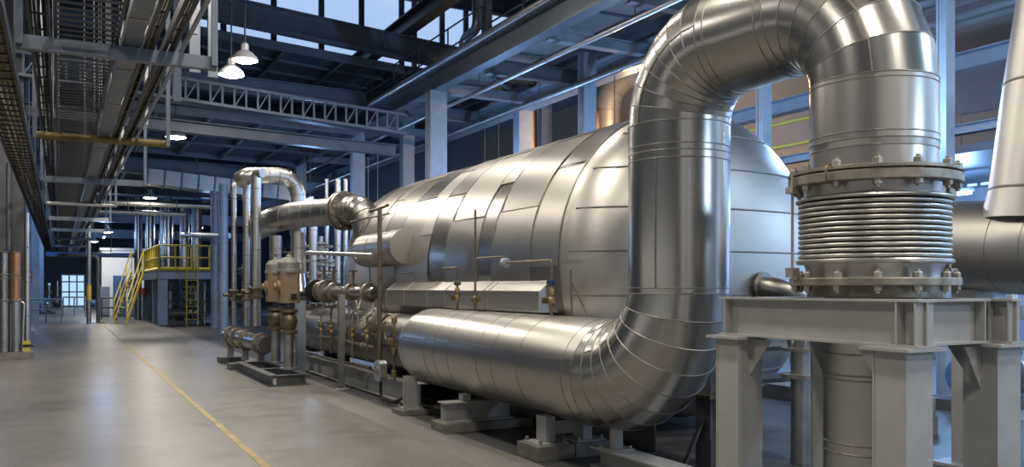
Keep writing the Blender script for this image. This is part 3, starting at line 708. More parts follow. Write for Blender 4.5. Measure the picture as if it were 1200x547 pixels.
# long skid rail under tank, aisle side
t = thing('skid_rail', 'long dark grey skid beam along the floor beside the tank', 'skid beam', (4.15, 13, 0))
MB().ibeam((4.98, 6.5, .17), (4.98, 10.4, .17), .3, .2, .016, .014).build('near_beam', 'paint_dark', t)
MB().ibeam((4.2, 10.5, .17), (4.2, 17.5, .17), .3, .2, .016, .014).build('far_beam', 'paint_grey', t)

# dark post with brace behind the left frame leg
t = thing('steel_stand', 'dark brown steel post with diagonal brace behind the frame leg', 'steel post', atX(834, 500, 5.15)); t.location.z = 0; ROOT[t.name] = V(t.location)
q = V(t.location); MB().ibeam((q.x, q.y, 0), (q.x, q.y, 1.05), .2, .2, .02, .02).build('post', 'paint_dark', t)
MB().box((q.x - .16, q.y - .16, .62), (q.x + .16, q.y + .16, .65)).build('shelf_plate', 'tarnish', t)
MB().bar((q.x - .30, q.y + .02, .02), (q.x - .09, q.y, .45), .05, .02).build('brace', 'paint_dark', t)

# drain pipe with flanges seen through the frame
t = thing('drain_pipe', 'flanged steel drain pipe standing inside the grey frame', 'pipe', atX(938, 500, 5.95)); t.location.z = 0; ROOT[t.name] = V(t.location); q = V(t.location)
MB().cyl(q, q + Up * 1.05, .085, 24).build('pipe_body', 'pipe_dull', t)
for z in (.78, 1.02):
    MB().lathe([(.0, z), (.17, z), (.17, z + .03), (.0, z + .03)], q, n=24).build('flange', 'raw_steel', t)
MB().cyl(q + Up * 1.05, q + Up * 1.42, .115, 24).build('upper_pipe', 'pipe_clad', t)
t = thing('steel_shelf', 'dark plate shelf behind the drain pipe', 'steel shelf', q + V((.3, .5, 0))); t.location.z = 0; ROOT[t.name] = V(t.location); s = V(t.location)
for z in (.70, 1.0): MB().box((s.x - .8, s.y - .2, z), (s.x + .5, s.y + .15, z + .04)).build('plate', 'paint_dark', t)
for x in (-.75, .42): MB().box((s.x + x, s.y - .1, 0), (s.x + x + .07, s.y - .03, 1.0)).build('leg', 'paint_dark', t)

# ================================================================= VALVES ON THE BIG PIPE TOP
def ztop(x): return HZ + math.sqrt(max(0, HR ** 2 - (x - HX) ** 2))
def gauge_valve(px, label, hgt, arm, armz, body_col):
    p = atX(px, 360, HX); p = V((HX, p.y, HZ + HR))
    t = thing('sampling_valve', label, 'valve', p)
    MB().cyl(p, p + Up * hgt, .016, 10).build('stem', 'tarnish', t)
    b = MB(); b.lathe([(.02, .10), (.035, .12), (.035, .17), (.022, .19), (.03, .20), (.03, .26), (.02, .28)], p, n=14); bd = b.build('valve_body', 'brass', t)
    b = MB(); b.cyl(p + V((-.03, -.09, .145)), p + V((.03, .10, .145)), .022, 10); b.box((p.x - .03, p.y + .09, .115 + p.z), (p.x + .03, p.y + .14, .175 + p.z)); b.build('side_port', 'brass', bd)
    b = MB(); b.lathe([(.02, .30), (.045, .31), (.045, .35), (.02, .36)], p, n=12); b.bar(p + V((0, -.08, .33)), p + V((0, .08, .33)), .02, .02); b.build('handle', body_col, t)
    if arm: MB().tube(bend([p + Up * (hgt - .01), p + Up * armz, p + V((0, arm, armz - .0))], .05, 5), .014, 10).build('arm_tube', 'tarnish', t)
    return t
v1 = gauge_valve(536, 'sampling valve with short bent tube on the big pipe, nearest the tank end', .5, .45, .52, 'paint_dark')
v2 = gauge_valve(646, 'sampling valve with blue handle and long side arm on the big pipe', .5, .95, .55, 'valve_blue')
p = V((HX, atX(646, 360, HX).y + .97, HZ + HR + .55)); mb = MB(); mb.lathe([(.04, -.02), (.055, 0), (.055, .06), (.04, .08)], p, (0, 1, 0), 18); mb.build('end_cap', 'paint_blue', v2)
p = V((HX, atX(557, 360, HX).y, HZ + HR)); t = thing('sampling_valve', 'tall thin rusty rod with a small valve on the big pipe', 'valve', p)
MB().cyl(p, p + Up * 1.2, .013, 10).build('stem', 'tarnish', t)
b = MB(); b.lathe([(.016, .08), (.03, .10), (.03, .16), (.016, .18)], p, n=12); b.bar(p + V((0, -.11, .13)), p + V((0, .11, .13)), .025, .03); b.build('valve_body', 'brass', t)
MB().tube([p + V((0, 0, .62)), p + V((0, -.75, .62))], .011, 8).build('arm_tube', 'tarnish', t)
p = V((HX + .12, atX(658, 362, HX).y, ztop(HX + .12) + .02)); t = thing('vent_tube', 'thin dark vent tube beside the blue handled valve', 'tube', p)
MB().tube([p, p + V((0, .02, .45))], .012, 8).build('tube', 'tarnish', t)
MB().tube([p + Up * .32, p + V((.12, -.1, .0))], .008, 8).build('stay', 'tarnish', t)

# ================================================================= VALVE GROUP AT THE FAR END OF THE TANK
def pipe_run(name, label, pts, r, m='riser_clad', R=.25, n=20, bands=0, cat='pipe', flanges=(), posts=(), ff=1.75):
    q = bend(pts, R, 8); t = thing(name, label, cat, (q[0].x, q[0].y, min(p.z for p in q)))
    mb = MB(); mb.tube(q, r, n)
    if bands:
        ms = mb
        Ls = [0]
        for i in range(1, len(q)): Ls.append(Ls[-1] + (q[i] - q[i - 1]).length)
        for k in range(1, bands):
            s = Ls[-1] * k / bands
            for i in range(1, len(q)):
                if Ls[i] >= s:
                    f = (s - Ls[i - 1]) / max(1e-6, Ls[i] - Ls[i - 1]); ms.band(q[i - 1].lerp(q[i], f), q[i] - q[i - 1], r + .001, n, .008, .003, 1); break
    mb.build('pipe_body', [m, 'seam'] if bands else m, t)
    for (p, d) in flanges:
        MB().lathe([(r, -.03), (r * ff, -.03), (r * ff, .03), (r, .03)], p, d, 24).build('flange', 'raw_steel', t)
    for p in posts:
        MB().box((p.x - .05, p.y - .05, 0), (p.x + .05, p.y + .05, p.z)).build('support_post', 'paint_grey', t)
    return t
t = pipe_run('arched_pipe', 'arched silver pipe with three risers at the far end of the tank', [W(281, 211, 17.6), W(290, 206, 17.5), W(349, 205, 18.0), W(349, 275, 18.0)], .17, R=.62, n=28, bands=11)
for k, (px, d, r, yb) in enumerate(((274, 17.9, .055, 388), (289, 17.9, .075, 388), (300, 17.0, .095, 388))):
    top = W(px, 216 if k < 2 else 203, d); bot = W(px, yb - 6, d)
    pts = bend([bot, top, top + V((.1, -.15 if k == 2 else .1, .0))], .12, 6)
    ms = MB().tube(pts, r, 18)
    for s in (.12, .3, .5, .7, .9): ms.band(bot.lerp(top, s), Up, r, 18, .009, .004, 1)
    rs = ms.build('riser', ['riser_clad', 'seam'], t)
    mb = MB(); c = bot.lerp(top, .22); mb.lathe([(r, -.12), (r + .05, -.1), (r + .05, -.06), (r + .01, -.05), (r + .01, .05), (r + .05, .06), (r + .05, .1), (r, .12)], c, n=16); mb.cyl(c, c + V((-.22, -.05, 0)), .03, 10); mb.build('inline_valve', 'tarnish', rs)
# manifold near the floor
a, b = W(268, 393, 18.0), W(313, 404, 16.3)
t = pipe_run('manifold_pipe', 'banded silver manifold pipe lying low before the actuated valves', [a, b], .165, n=28, bands=9, flanges=[(a.lerp(b, s), b - a) for s in (.12, .3, .52, .9)], ff=1.3)
for s in (.05, .45, .85): p = a.lerp(b, s); MB().box((p.x - .06, p.y - .06, 0.12), (p.x + .06, p.y + .06, p.z - .1)).build('support_post', 'paint_grey', t)
# base beams of the group
for (pa, pb, lab) in (((256, 425), (276, 428), 'small dark base block, farthest under the risers'), ((268, 433), (306, 436), 'middle dark base beam under the manifold pipe')):
    a, b = FL(*pa), FL(*pb); MB().box((a.x, a.y - .2, 0), (b.x + .3, a.y + .2, .12)).build('base_beam', 'paint_dark', None, lab, 'base beam')
t = thing('valve_skid', 'dark steel skid frame under the two tan valve actuators', 'skid', (3.6, 14.6, 0))
for p, q in (((3.02, 13.9, .09), (3.02, 16.8, .09)), ((3.55, 13.9, .09), (3.55, 16.8, .09))): MB().ibeam(p, q, .18, .14, .014, .012).build('long_beam', 'paint_dark', t)
for y in (13.95, 15.2, 16.7): MB().ibeam((3.09, y, .09), (3.48, y, .09), .17, .12, .012, .01).build('cross_beam', 'paint_dark', t)
# actuated valves
def actuator(loc, label):
    L = V(loc); t = thing('actuated_valve', label, 'valve', L, 'tan actuated valves')
    mb = MB(); mb.cyl(L, L + Up * .72, .085, 20); mb.lathe([(.085, .0), (.15, .0), (.15, .03), (.085, .03)], L, n=24); mb.build('stand_pipe', 'pipe_dull', t)
    mb = MB(); mb.lathe([(.085, .6), (.15, .62), (.15, .66), (.1, .68), (.13, .74), (.15, .82), (.13, .92), (.1, .96), (.15, .98), (.15, 1.03), (.08, 1.05)], L, n=28); bd = mb.build('valve_body', 'tarnish', t)
    for z in (.66, .98): bolts(bd, [L + V((.13 * math.cos(k * PI / 4), .13 * math.sin(k * PI / 4), z)) for k in range(8)], Up, .016, .025, 'brass')
    mb = MB(); mb.cyl(L + Up * 1.05, L + Up * 1.16, .06, 16); mb.build('yoke', 'paint_dark', t)
    mb = MB(); s = .165; mb.prism([(L.x - s, L.y - s + .05, L.z + 1.14), (L.x - s + .05, L.y - s, L.z + 1.14), (L.x + s - .05, L.y - s, L.z + 1.14), (L.x + s, L.y - s + .05, L.z + 1.14), (L.x + s, L.y + s - .05, L.z + 1.14), (L.x + s - .05, L.y + s, L.z + 1.14), (L.x - s + .05, L.y + s, L.z + 1.14), (L.x - s, L.y + s - .05, L.z + 1.14)], (0, 0, .52))
    ho = mb.build('gear_housing', 'tan', t)
    mb = MB(); mb.lathe([(.10, 0), (.10, .04), (.06, .06), (.06, .1), (.0, .1)], L + V((-s, -.02, 1.42)), (-1, 0, 0), 20); mb.build('housing_cap', 'tan', ho)
    mb = MB(); mb.box((L.x + .0, L.y - s - .03, L.z + 1.2), (L.x + .1, L.y - s + .001, L.z + 1.3)); mb.build('switch_box', 'black', ho); MB().cyl(L + V((s - .01, -.05, 1.3)), L + V((s + .1, -.05, 1.3)), .045, 12).build('cable_gland', 'black', ho)
    mb = MB(); mb.lathe([(.2, 1.66), (.2, 1.71), (.185, 1.72), (.185, 1.83), (.13, 1.90), (.06, 1.92), (.04, 1.97), (.0, 1.97)], L, n=28); mb.build('motor_cap', 'pale_cap', t)
    mb = MB(); mb.cyl(L + Up * 1.97, L + Up * 2.02, .02, 10); mb.box((L.x - .1, L.y - .014, L.z + 2.0), (L.x + .1, L.y + .014, L.z + 2.02)); mb.build('lifting_eye', 'tarnish', t)
    return t
va = actuator(FL(340, 446) + V((0, .1, .185)) * 1, 'nearer tan actuated valve with domed pale cap'); 
ROOT[va.name] = V(va.location)
vb = dup(va, FL(321, 438) + V((.08, .2, .185)), 'farther tan actuated valve, partly hidden by the nearer one')
# pipes down from the far top line to the valves
pipe_run('feed_pipe', 'silver vertical pipe above the nearer tan actuator', [W(349, 272, 16.2), W(349, 318, 16.2), W(352, 350, 15.6)], .13, n=24, bands=5, cat='pipe')
pipe_run('feed_pipe', 'silver vertical pipe above the farther tan actuator', [W(323, 276, 17.4), W(323, 322, 17.4), W(326, 350, 17.2)], .12, n=24, bands=5, cat='pipe')
# thick pipe into the tank top
pe = e0 - dr * .03
t = pipe_run('crossover_pipe', 'thick silver pipe running level into the tank top flange', [pe, W(352, 251, 17.1), W(322, 257, 17.6), W(300, 268, 19.5)], .265, R=1.0, n=36, bands=12)
mb = MB(); mb.lathe([(.27, -.06), (.37, -.06), (.37, -.01), (.27, -.01)], pe, dr, 32); fl = mb.build('pipe_flange', 'raw_steel', t)
u, v = basis(dr)
bolts(fl, [pe - dr * .06 + (u * math.cos(k / 7 * PI) + v * math.sin(k / 7 * PI)) * .325 for k in range(14)], -dr, .024, .04)
# flanged line from the valves to the tank
a = W(368, 341, 14.9); b = atX(440, 343, 4.45)
d = (b - a).normalized()
t = pipe_run('flanged_line', 'flanged silver line with butterfly valves from actuator to tank', [a, b], .095, n=24, bands=6)
for i, s in enumerate((.03, .13, .22, .36, .62, .9)):
    p = a.lerp(b, s); rr = (.2, .17, .2, .16, .14, .155)[i]
    MB().lathe([(.095, -.03), (rr, -.03), (rr, .03), (.095, .03)], p, d, 28).build('flange', 'raw_steel' if i != 0 else 'black', t)
for s in (.175, .33, .66):
    p = a.lerp(b, s); mb = MB(); mb.cyl(p + Up * .08, p + Up * .34, .022, 10); mb.lathe([(.0, .34), (.07, .34), (.07, .36), (.0, .36)], p, n=16); mb.box((p.x - .05, p.y - .05, p.z - .14), (p.x + .05, p.y + .05, p.z + .14)); mb.build('valve_neck', 'tarnish', t)
# thin lines
pipe_run('thin_pipe', 'thin pale pipe running level to the bulging side nozzle', [W(357, 320, 14.8), W(357, 296, 14.8), atX(437, 299, 4.3)], .035, 'pipe_bright', .12, 12)
pipe_run('thin_pipe', 'thin dark line with tees low on the tank end', [atX(372, 377, 4.03), atX(392, 378, 4.03), atX(404, 380, 4.03), atX(404, 396, 4.03)], .022, 'raw_steel', .08, 10, flanges=[(atX(385, 377.6, 4.03), V((.1, -1, 0)))])
pipe_run('thin_pipe', 'short tarnished line with brass union before the brown conduit', [atX(374, 395, 3.97), atX(398, 397, 3.97), atX(408, 401, 3.97), atX(439, 408, 3.97)], .03, 'tarnish', .08, 10, flanges=[(atX(426, 405, 3.97), V((.1, -1, 0)))])
pipe_run('thin_pipe', 'rusty pipe low along the tank belly above the skid beam', [atX(380, 419, 4.03), atX(434, 431, 4.03)], .025, 'tarnish', .08, 10)
pipe_run('thin_pipe', 'small looped impulse line beside the blind flange', [atX(409, 398, 4.02), atX(409, 356, 4.02), atX(418, 352, 4.02), atX(420, 385, 4.02)], .016, 'raw_steel', .06, 8)
pipe_run('thin_pipe', 'fine sloping line high on the tank beside the brown conduit top', [atX(411, 260, 4.5) + V((0, 0, 0)), atX(456, 250, 4.25)], .014, 'tarnish', .06, 8)
def small_line(label, pts, r=.016, m='raw_steel', valve=None):
    t = pipe_run('impulse_line', label, pts, r, m, .06, 10)
    if valve is not None:
        q = V(valve); mb = MB(); mb.lathe([(r, -.07), (.038, -.055), (.038, -.02), (.028, 0), (.038, .02), (.038, .055), (r, .07)], q, n=14); vb = mb.build('needle_valve', 'brass', t)
        MB().tube([q, q + V((-.09, 0, 0))], .01, 8).build('valve_spindle', 'tarnish', vb)
    return t
small_line('rusty riser line with needle valve left of the slim post', [atX(388, 414, 3.90), atX(388, 362, 3.90), atX(393, 357, 3.90), atX(396, 355, 3.95)], .018, 'tarnish', atX(388, 386, 3.90))
small_line('grey riser line with needle valve right of the slim post', [atX(413, 420, 3.92), atX(413, 366, 3.92), atX(420, 362, 3.92), atX(423, 352, 4.1)], .016, 'raw_steel', atX(413, 390, 3.92))
small_line('fine riser line with needle valve just left of the brown conduit', [atX(430, 424, 3.9), atX(430, 372, 3.9), atX(436, 368, 3.9), atX(438, 356, 4.1)], .014, 'tarnish', atX(430, 392, 3.9))
small_line('line with needle valve above the end lid of the smaller vessel', [atX(376, 408, 3.91), atX(376, 368, 3.91), atX(381, 364, 3.95)], .02, 'raw_steel', atX(376, 384, 3.91))
small_line('level rusty line along the upper side of the smaller vessel', [atX(384, 359, 4.13), atX(406, 359, 4.13)], .018, 'tarnish', None)
# posts by the tank end
for px, yb, w_, yt, lab in ((352, 424, .16, 352, 'grey support post left of the round manway'), (400, 431, .09, 345, 'slim grey post right of the round manway')):
    p = FL(px, yb + 4); p = atX(px, 400, 3.87); p.z = 0; t = thing('grey_post', lab, 'post', p); MB().ibeam(p + Up * .02, V((p.x, p.y, W(px, yt, (p.x * ST + p.y * CT)).z)), w_, w_, .012, .012, up=(0, 1, 0)).build('post', 'paint_blue' if px < 380 else 'pipe_dull', t); MB().box((p.x - w_, p.y - w_, 0), (p.x + w_, p.y + w_, .02)).build('base_plate', 'paint_grey', t)
# brown conduit with junction box
p = atX(445, 430, 4.02); top = atX(445, 244, 4.02)
t = thing('conduit_stand', 'tall brown conduit with grey junction box before the tank', 'conduit', (p.x, p.y, 0))
MB().tube([V((p.x, p.y, .33)), top], .032, 12).build('conduit', 'tarnish', t)
MB().tube([top + V((-.05, .3, -.02)), top, top + V((.05, -.2, .03))], .02, 10).build('top_arm', 'tarnish', t)
c = atX(450, 434, 3.96); mb = MB(); mb.prism([c + V((0, -.1, -.14)), c + V((0, .1, -.14)), c + V((0, .13, -.08)), c + V((0, .13, .1)), c + V((0, .08, .14)), c + V((0, -.08, .14)), c + V((0, -.13, .1)), c + V((0, -.13, -.08))], (-.1, 0, 0)); jb = mb.build('junction_box', 'pipe_bright', t)
MB().lathe([(.06, 0), (.06, .015), (.0, .02)], c + V((-.1, 0, 0)), (-1, 0, 0), 18).build('box_lid', 'pale_cap', jb)
MB().tube(bend([c + V((-.05, 0, -.14)), V((c.x - .05, c.y, .06)), V((c.x + .0, c.y - .45, .04)), V((c.x + .1, c.y - .8, .25))], .2, 8), .022, 8).build('flexible_conduit', 'black', t)
# instrument tubes beside it
b0_ = atX(462, 440, 3.98); t = thing('instrument_tubing', 'looped instrument tubing with brass fittings beside the junction box', 'tubing', (b0_.x, b0_.y, 0))
MB().tube(bend([V((b0_.x, b0_.y, .33)), atX(462, 372, 3.98), atX(455, 367, 3.98), atX(447, 376, 3.98)], .12, 6), .016, 10).build('tube', 'tarnish', t)
MB().tube(bend([atX(463, 400, 3.98), atX(452, 400, 3.98), atX(450, 386, 3.98), atX(457, 381, 3.98)], .08, 6), .011, 8).build('tube', 'brass', t)
for yy in (375, 412, 438): q = atX(462, yy, 3.98); MB().lathe([(.02, -.05), (.04, -.04), (.04, .04), (.02, .05)], q, n=12).build('fitting', 'brass', t)
mb = MB(); q = atX(458, 400, 3.98); mb.box((q.x - .03, q.y - .16, q.z - .04), (q.x + .03, q.y + .12, q.z + .04)); mb.build('fitting', 'brass', t)
# pipes and valve tree beyond the tank end
for px, r, lab in ((396, .085, 'blue lit vertical pipe beyond the thick crossover pipe, left of the pair'), (405, .06, 'blue lit vertical pipe beyond the thick crossover pipe, right of the pair'), (383, .05, 'slim vertical pipe beyond the tank, near the valve tree'), (367, .10, 'vertical silver pipe close behind the arched pipe')):
    p = W(px, 330, 23.0 if px > 380 else 20.5); p.z = 0
    pipe_run('vertical_pipe', lab, [p, p + Up * (4.5 if px > 380 else 3.7)], r, 'pipe_bright', n=16, bands=5)
for px, yy, d, lab in ((376, 300, 21.5, 'tall valve tree beyond the tank, under the thick pipe'), (388, 318, 24.5, 'smaller valve tree behind the vertical pipes'), (371, 330, 25.5, 'far valve tree low behind the flanged line')):
    c = W(px, yy, d); t = thing('valve_tree', lab, 'valve', (c.x, c.y, 0))
    MB().cyl((c.x, c.y, 0), (c.x, c.y, c.z + .5), .06, 12).build('pipe_body', 'pipe_dull', t)
    for k in range(4):
        z = c.z - .9 + k * .38; mb = MB(); mb.lathe([(.07, -.12), (.16, -.1), (.16, -.06), (.09, -.04), (.09, .04), (.16, .06), (.16, .1), (.07, .12)], (c.x, c.y, z), n=16); mb.cyl((c.x - .4, c.y, z), (c.x + .3, c.y, z), .04, 10); mb.lathe([(.13, 0), (.15, .02), (.13, .04), (.1, .02)], (c.x - .4, c.y, z), (-1, 0, 0), 16); mb.build('valve_body', 'raw_steel', t)

# ================================================================= OVERHEAD TRAYS ON THE AISLE SIDE
def tray(label, x0, x1, z, y0, y1, step, ncab, cabm, railm, side=.09, slat=.03, hang=True):
    t = thing('cable_tray', label, 'cable tray', ((x0 + x1) / 2, (y0 + y1) / 2, z))
    mb = MB(); n = int((y1 - y0) / step)
    for i in range(n): y = y0 + step * (i + .5); mb.box((x0 + .012, y - slat / 2, z + .005), (x1 - .012, y + slat / 2, z + .018))
    
    for x in (x0, x1): mb.box((x - .013, y0, z), (x + .013, y1, z + side))
    mb.build('tray_bed', railm, t)
    if ncab:
        mb = MB()
        for i in range(ncab):
            x = x0 + (x1 - x0) * (i + .7) / (ncab + .4); pts = [V((x + random.uniform(-.012, .012), y0 + (y1 - y0) * j / 24, z + .045 + random.uniform(0, .02))) for j in range(25)]
            mb.tube(pts, min(.02, (x1 - x0) / ncab * .4), 6)
        mb.build('cables', cabm, t)
    if hang:
        for k in range(6):
            y = y0 + (y1 - y0) * (k + .5) / 6
            for x in (x0 + .01, x1 - .01): MB().cyl((x, y, z + side * .6), (x, y, z + 3.4), .01, 6).build('hanger_rod', 'paint_dark', t)
    return t
TZ0 = 3.62
tray('yellowish cable tray along the left edge above the aisle', -.62, -.33, 3.36, 5.0, 46, .3, 6, 'tray_yellow', 'tray_dark', .1)
tray('wide slatted cable ladder above the aisle, centre of the overhead run', -.03, .415, TZ0, 5.0, 56, .15, 0, 'cable', 'tray_dark', .06, .03)
tray('black cable tray between the yellowish tray and the slatted ladder', -.235, -.09, 3.9, 5.0, 50, .5, 5, 'cable', 'black', .06)
tray('narrow yellow edged tray right of the pale trough', .64, .70, TZ0, 5.0, 56, .4, 2, 'tray_yellow', 'tray_dark', .07)
tray('second narrow yellow edged tray, nearer the lamps', .79, .86, TZ0, 5.0, 56, .4, 3, 'tray_yellow', 'tray_dark', .08)
t = thing('cable_trough', 'pale sheet metal trough above the aisle beside the slatted ladder', 'cable trough', (.53, 20, TZ0))
mb = MB(); mb.box((.46, 5.0, TZ0), (.60, 56, TZ0 + .01)).box((.46, 5, TZ0 + .01), (.47, 56, TZ0 + .09)).box((.59, 5, TZ0 + .01), (.60, 56, TZ0 + .09)); 
for k in range(30): y = 5.3 + k * 1.7; mb.box((.455, y, TZ0 - .006), (.605, y + .05, TZ0), 1)
mb.build('trough_body', ['beam_mid', 'seam'], t)
for k in range(10): MB().cyl((.53, 6.5 + k * 5, TZ0 + .01), (.53, 6.5 + k * 5, TZ0 + 3), .01, 6).build('hanger_rod', 'paint_dark', t)
t = thing('conduit_pipe', 'thin conduit along the lamp side of the overhead trays', 'conduit', (.93, 20, TZ0))
MB().tube([(.95, 5, TZ0 + .06), (.93, 56, TZ0 + .03)], .02, 8).build('pipe_body', 'pipe_dull', t)
for k in range(10): MB().cyl((.93, 6.5 + k * 5, TZ0 + .06), (.93, 6.5 + k * 5, TZ0 + 3), .008, 6).build('hanger_rod', 'paint_dark', t)
names = ('nearest', 'second', 'third', 'fourth', 'fifth', 'sixth', 'seventh', 'eighth')
for k, y in enumerate((7.85, 12.6, 17.6, 22.6, 27.6, 33, 39, 46)):
    m_ = ('beam_mid', 'copper', 'beam_mid', 'pipe_bright', 'beam_light', 'beam_light', 'beam_mid', 'beam_mid')[k]
    t = thing('trapeze_support', '%s cross support hung under the overhead cable trays' % names[k], 'cable tray support', (.45, y, TZ0 - .1), 'trapeze supports')
    xe = 1.22 + .12 * (k % 3)
    mb = MB()
    if k in (1, 3): mb.tube([(-.3, y, TZ0 - .06), (xe, y, TZ0 - .06)], .05, 14)
    else: mb.bar((-.31, y, TZ0 - .065), (xe, y, TZ0 - .065), .08, .11)
    mb.build('cross_bar', m_ if m_ != 'copper' else 'tray_yellow', t)
    for x in (xe - .03, -.285): MB().box((x - .025, y - .1, TZ0 - .1), (x + .025, y - .045, TZ0 + 3.2)).build('hanger_rod', 'beam_mid', t)
    if k < 4:
        MB().box((1.02, y + .06, TZ0 + .2), (1.07, y + .11, TZ0 + 3.2)).build('hanger_rod', 'beam_light', t)
# hanging steel channels above the lamps
for px, x_w, yb, d, lab in ((228, .16, 84, 14.0, 'pale channel hanging from the roof, left of the pair above the lamps'), (249, .15, 90, 14.0, 'wider channel hanging from the roof, right of the pair above the lamps'), (208, .12, 118, 15.5, 'slim channel hanging beside the cable trays')):
    p = W(px, yb, d); t = thing('hanging_channel', lab, 'steel channel', p)
    mb = MB(); mb.box((p.x - x_w / 2, p.y - .06, p.z), (p.x + x_w / 2, p.y - .04, p.z + 6)).box((p.x - x_w / 2, p.y - .04, p.z), (p.x - x_w / 2 + .02, p.y + .06, p.z + 6)).box((p.x + x_w / 2 - .02, p.y - .04, p.z), (p.x + x_w / 2, p.y + .06, p.z + 6)); mb.build('hanger_channel', 'beam_mid', t)
    MB().box((p.x - x_w * .55, p.y - .07, p.z - .02), (p.x + x_w * .55, p.y + .07, p.z)).build('end_plate', 'beam_mid', t)
# overhead pipes farther down the aisle
for y, z, x0, x1, r, lab in ((37.5, 4.6, 1.2, 4.6, .09, 'overhead silver pipe before the yellow platform, lower'), (40, 5.2, .6, 6.5, .14, 'overhead silver pipe above the yellow platform, upper'), (47.5, 3.2, -.6, 4.2, .12, 'blue pipe crossing before the white wall')):
    t = pipe_run('overhead_pipe', lab, [V((x0, y, z)), V((x1, y, z))], r, 'pipe_bright' if z > 4 else 'blue_paint', n=16, bands=5)
    for s in (.36, .6, .9): x = x0 + (x1 - x0) * s; MB().cyl((x, y, z + r), (x, y, z + 2.2), .02, 6).build('hanger_rod', 'paint_dark', t)

# ================================================================= LEFT EDGE: PLINTH WITH INSULATED TUBES
a = FL(39, 421); t = thing('plinth', 'low dark concrete plinth at the left edge carrying clad tubes', 'concrete plinth', (a.x - .8, a.y, 0))
px_, py_ = a.x, a.y
MB().box((px_ - 1.8, py_, 0), (px_, py_ + .56, .16)).build('plinth_body', 'concrete_block', t)
for pxl, lab, up in ((4.5, 'steel topped clad tube on the plinth, at the photo edge', 'pipe_clad'), (18, 'copper topped clad tube on the plinth, beside the yellow box', 'copper')):
    c = W(pxl, 400, 18.7 * 1.0); c = V((c.x, py_ + .25, .165)); t = thing('clad_tube', lab, 'clad tube', c)
    MB().cyl(c, c + Up * 1.12, .088, 24).build('lower_sleeve', 'pipe_dull', t)
    mb = MB().cyl(c + Up * 1.12, c + Up * 2.22, .10, 24)
    for z in (1.14, 1.62, 1.7, 2.2): mb.band(c + Up * z, Up, .10, 24, .02, .008, 1)
    mb.build('upper_sleeve', [up, 'pale_cap'], t)
c = W(30, 404, 18.6); c = V((c.x, py_ + .2, .165)); t = thing('yellow_box', 'small yellow box with black strap on the plinth corner', 'box', c)
MB().prism([c + V((-.06, -.06, 0)), c + V((.08, -.06, 0)), c + V((.08, .06, 0)), c + V((-.06, .06, 0))], (0, 0, .24)).build('box_body', 'yellow', t)
mb = MB(); mb.box((c.x - .065, c.y - .065, c.z + .1), (c.x + .085, c.y + .065, c.z + .16)); mb.box((c.x + .08, c.y - .02, c.z + .1), (c.x + .15, c.y + .02, c.z + .14)); mb.build('strap', 'black', t)
c = W(25, 404, 18.6); c = V((c.x + .0, py_ + .36, .165)); t = thing('rail_hoop', 'bent steel guard hoop behind the yellow box', 'guard rail', c)
MB().tube(bend([c + V((-.22, 0, 0)), c + V((-.22, 0, 1.1)), c + V((.04, 0, 1.1)), c], .08, 6), .022, 10).build('hoop', 'pipe_bright', t)
for px, lab, d in ((31, 'bright vertical pipe beside the big dark column', 18.9), (8, 'dark pipe before the big dark column', 18.4)):
    c = W(px, 400, d); c = V((c.x, py_ + (.54 if px > 20 else .42), .165)); pipe_run('vertical_pipe', lab, [c, c + Up * (3.1 if px > 20 else 4.2)], .05 if px > 20 else .045, 'pipe_bright' if px > 20 else 'paint_dark', n=14, bands=4)
c = V((-.98, 34.12, 1.75)); t = thing('safety_sign', 'small red safety sign on the second aisle column', 'sign', c)
MB().box((c.x - .13, c.y - .02, c.z), (c.x + .13, c.y + .02, c.z + .4)).build('sign_mount', 'sign_red', t)
mb = MB(); mb.box((c.x - .09, c.y - .026, c.z + .22), (c.x + .09, c.y - .02, c.z + .34)); mb.box((c.x - .09, c.y - .026, c.z + .05), (c.x + .09, c.y - .02, c.z + .14)); mb.build('sign_panel', 'white_panel', t)

# ================================================================= FAR AISLE: POSTS, BARRIERS, WHITE WALL
for px, yb, r, h, lab, m_ in ((104, 379, .10, 4.6, 'tall pipe post with yellow band in the middle of the aisle', 'pipe_dull'), (115, 378, .085, 3.0, 'shorter dark pipe post beside the yellow banded post', 'paint_dark')):
    p = FL(px, yb); t = thing('pipe_post', lab, 'pipe post', p)
    if px == 104: MB().cyl(p + Up * .02, p + Up * h, r, 18).build('post', m_, t); MB().cyl(p + Up * 1.0, p + Up * 1.7, r + .006, 18).build('yellow_band', 'yellow', t)
    else: MB().tube(bend([p + Up * .02, p + Up * h, p + V((-1.6, .6, h))], .3, 6), r, 18).build('post', m_, t)
    MB().box((p.x - .25, p.y - .25, 0), (p.x + .25, p.y + .25, .02)).build('base_plate', m_, t)
def barrier(p, q, label, m='paint_blue', n=3, h=1.05):
    p, q = V(p), V(q); t = thing('guard_rail', label, 'guard rail', (p + q) / 2)
    for z in (h, h * .55): MB().tube([p + Up * z, q + Up * z], .035, 10).build('rail_bar', m, t)
    for i in range(n): c = p.lerp(q, i / (n - 1)); MB().cyl(c, c + Up * (h - .03), .035, 10).build('post', m, t)
barrier(FL(36, 378), FL(72, 378), 'grey guard rail left of the aisle posts')
barrier(FL(74, 371) , FL(100, 371), 'low rail across the aisle left of the banded post')
barrier(FL(119, 374), FL(152, 374), 'low rail right of the banded post before the white wall', 'tarnish')
a, b = W(116, 369, 50), W(168, 369, 50)
t = thing('wall_partition', 'big white partition wall at the far end right of the aisle', 'wall', ((a.x + b.x) / 2, 52, 0), kind='structure')
MB().box((a.x, 52, 0), (4.7, 52.3, 3.6)).build('panel', 'white_panel', t)
MB().box((a.x - .1, 51.9, 3.6), (4.7, 52.4, 3.75)).build('cap_trim', 'beam_light', t)
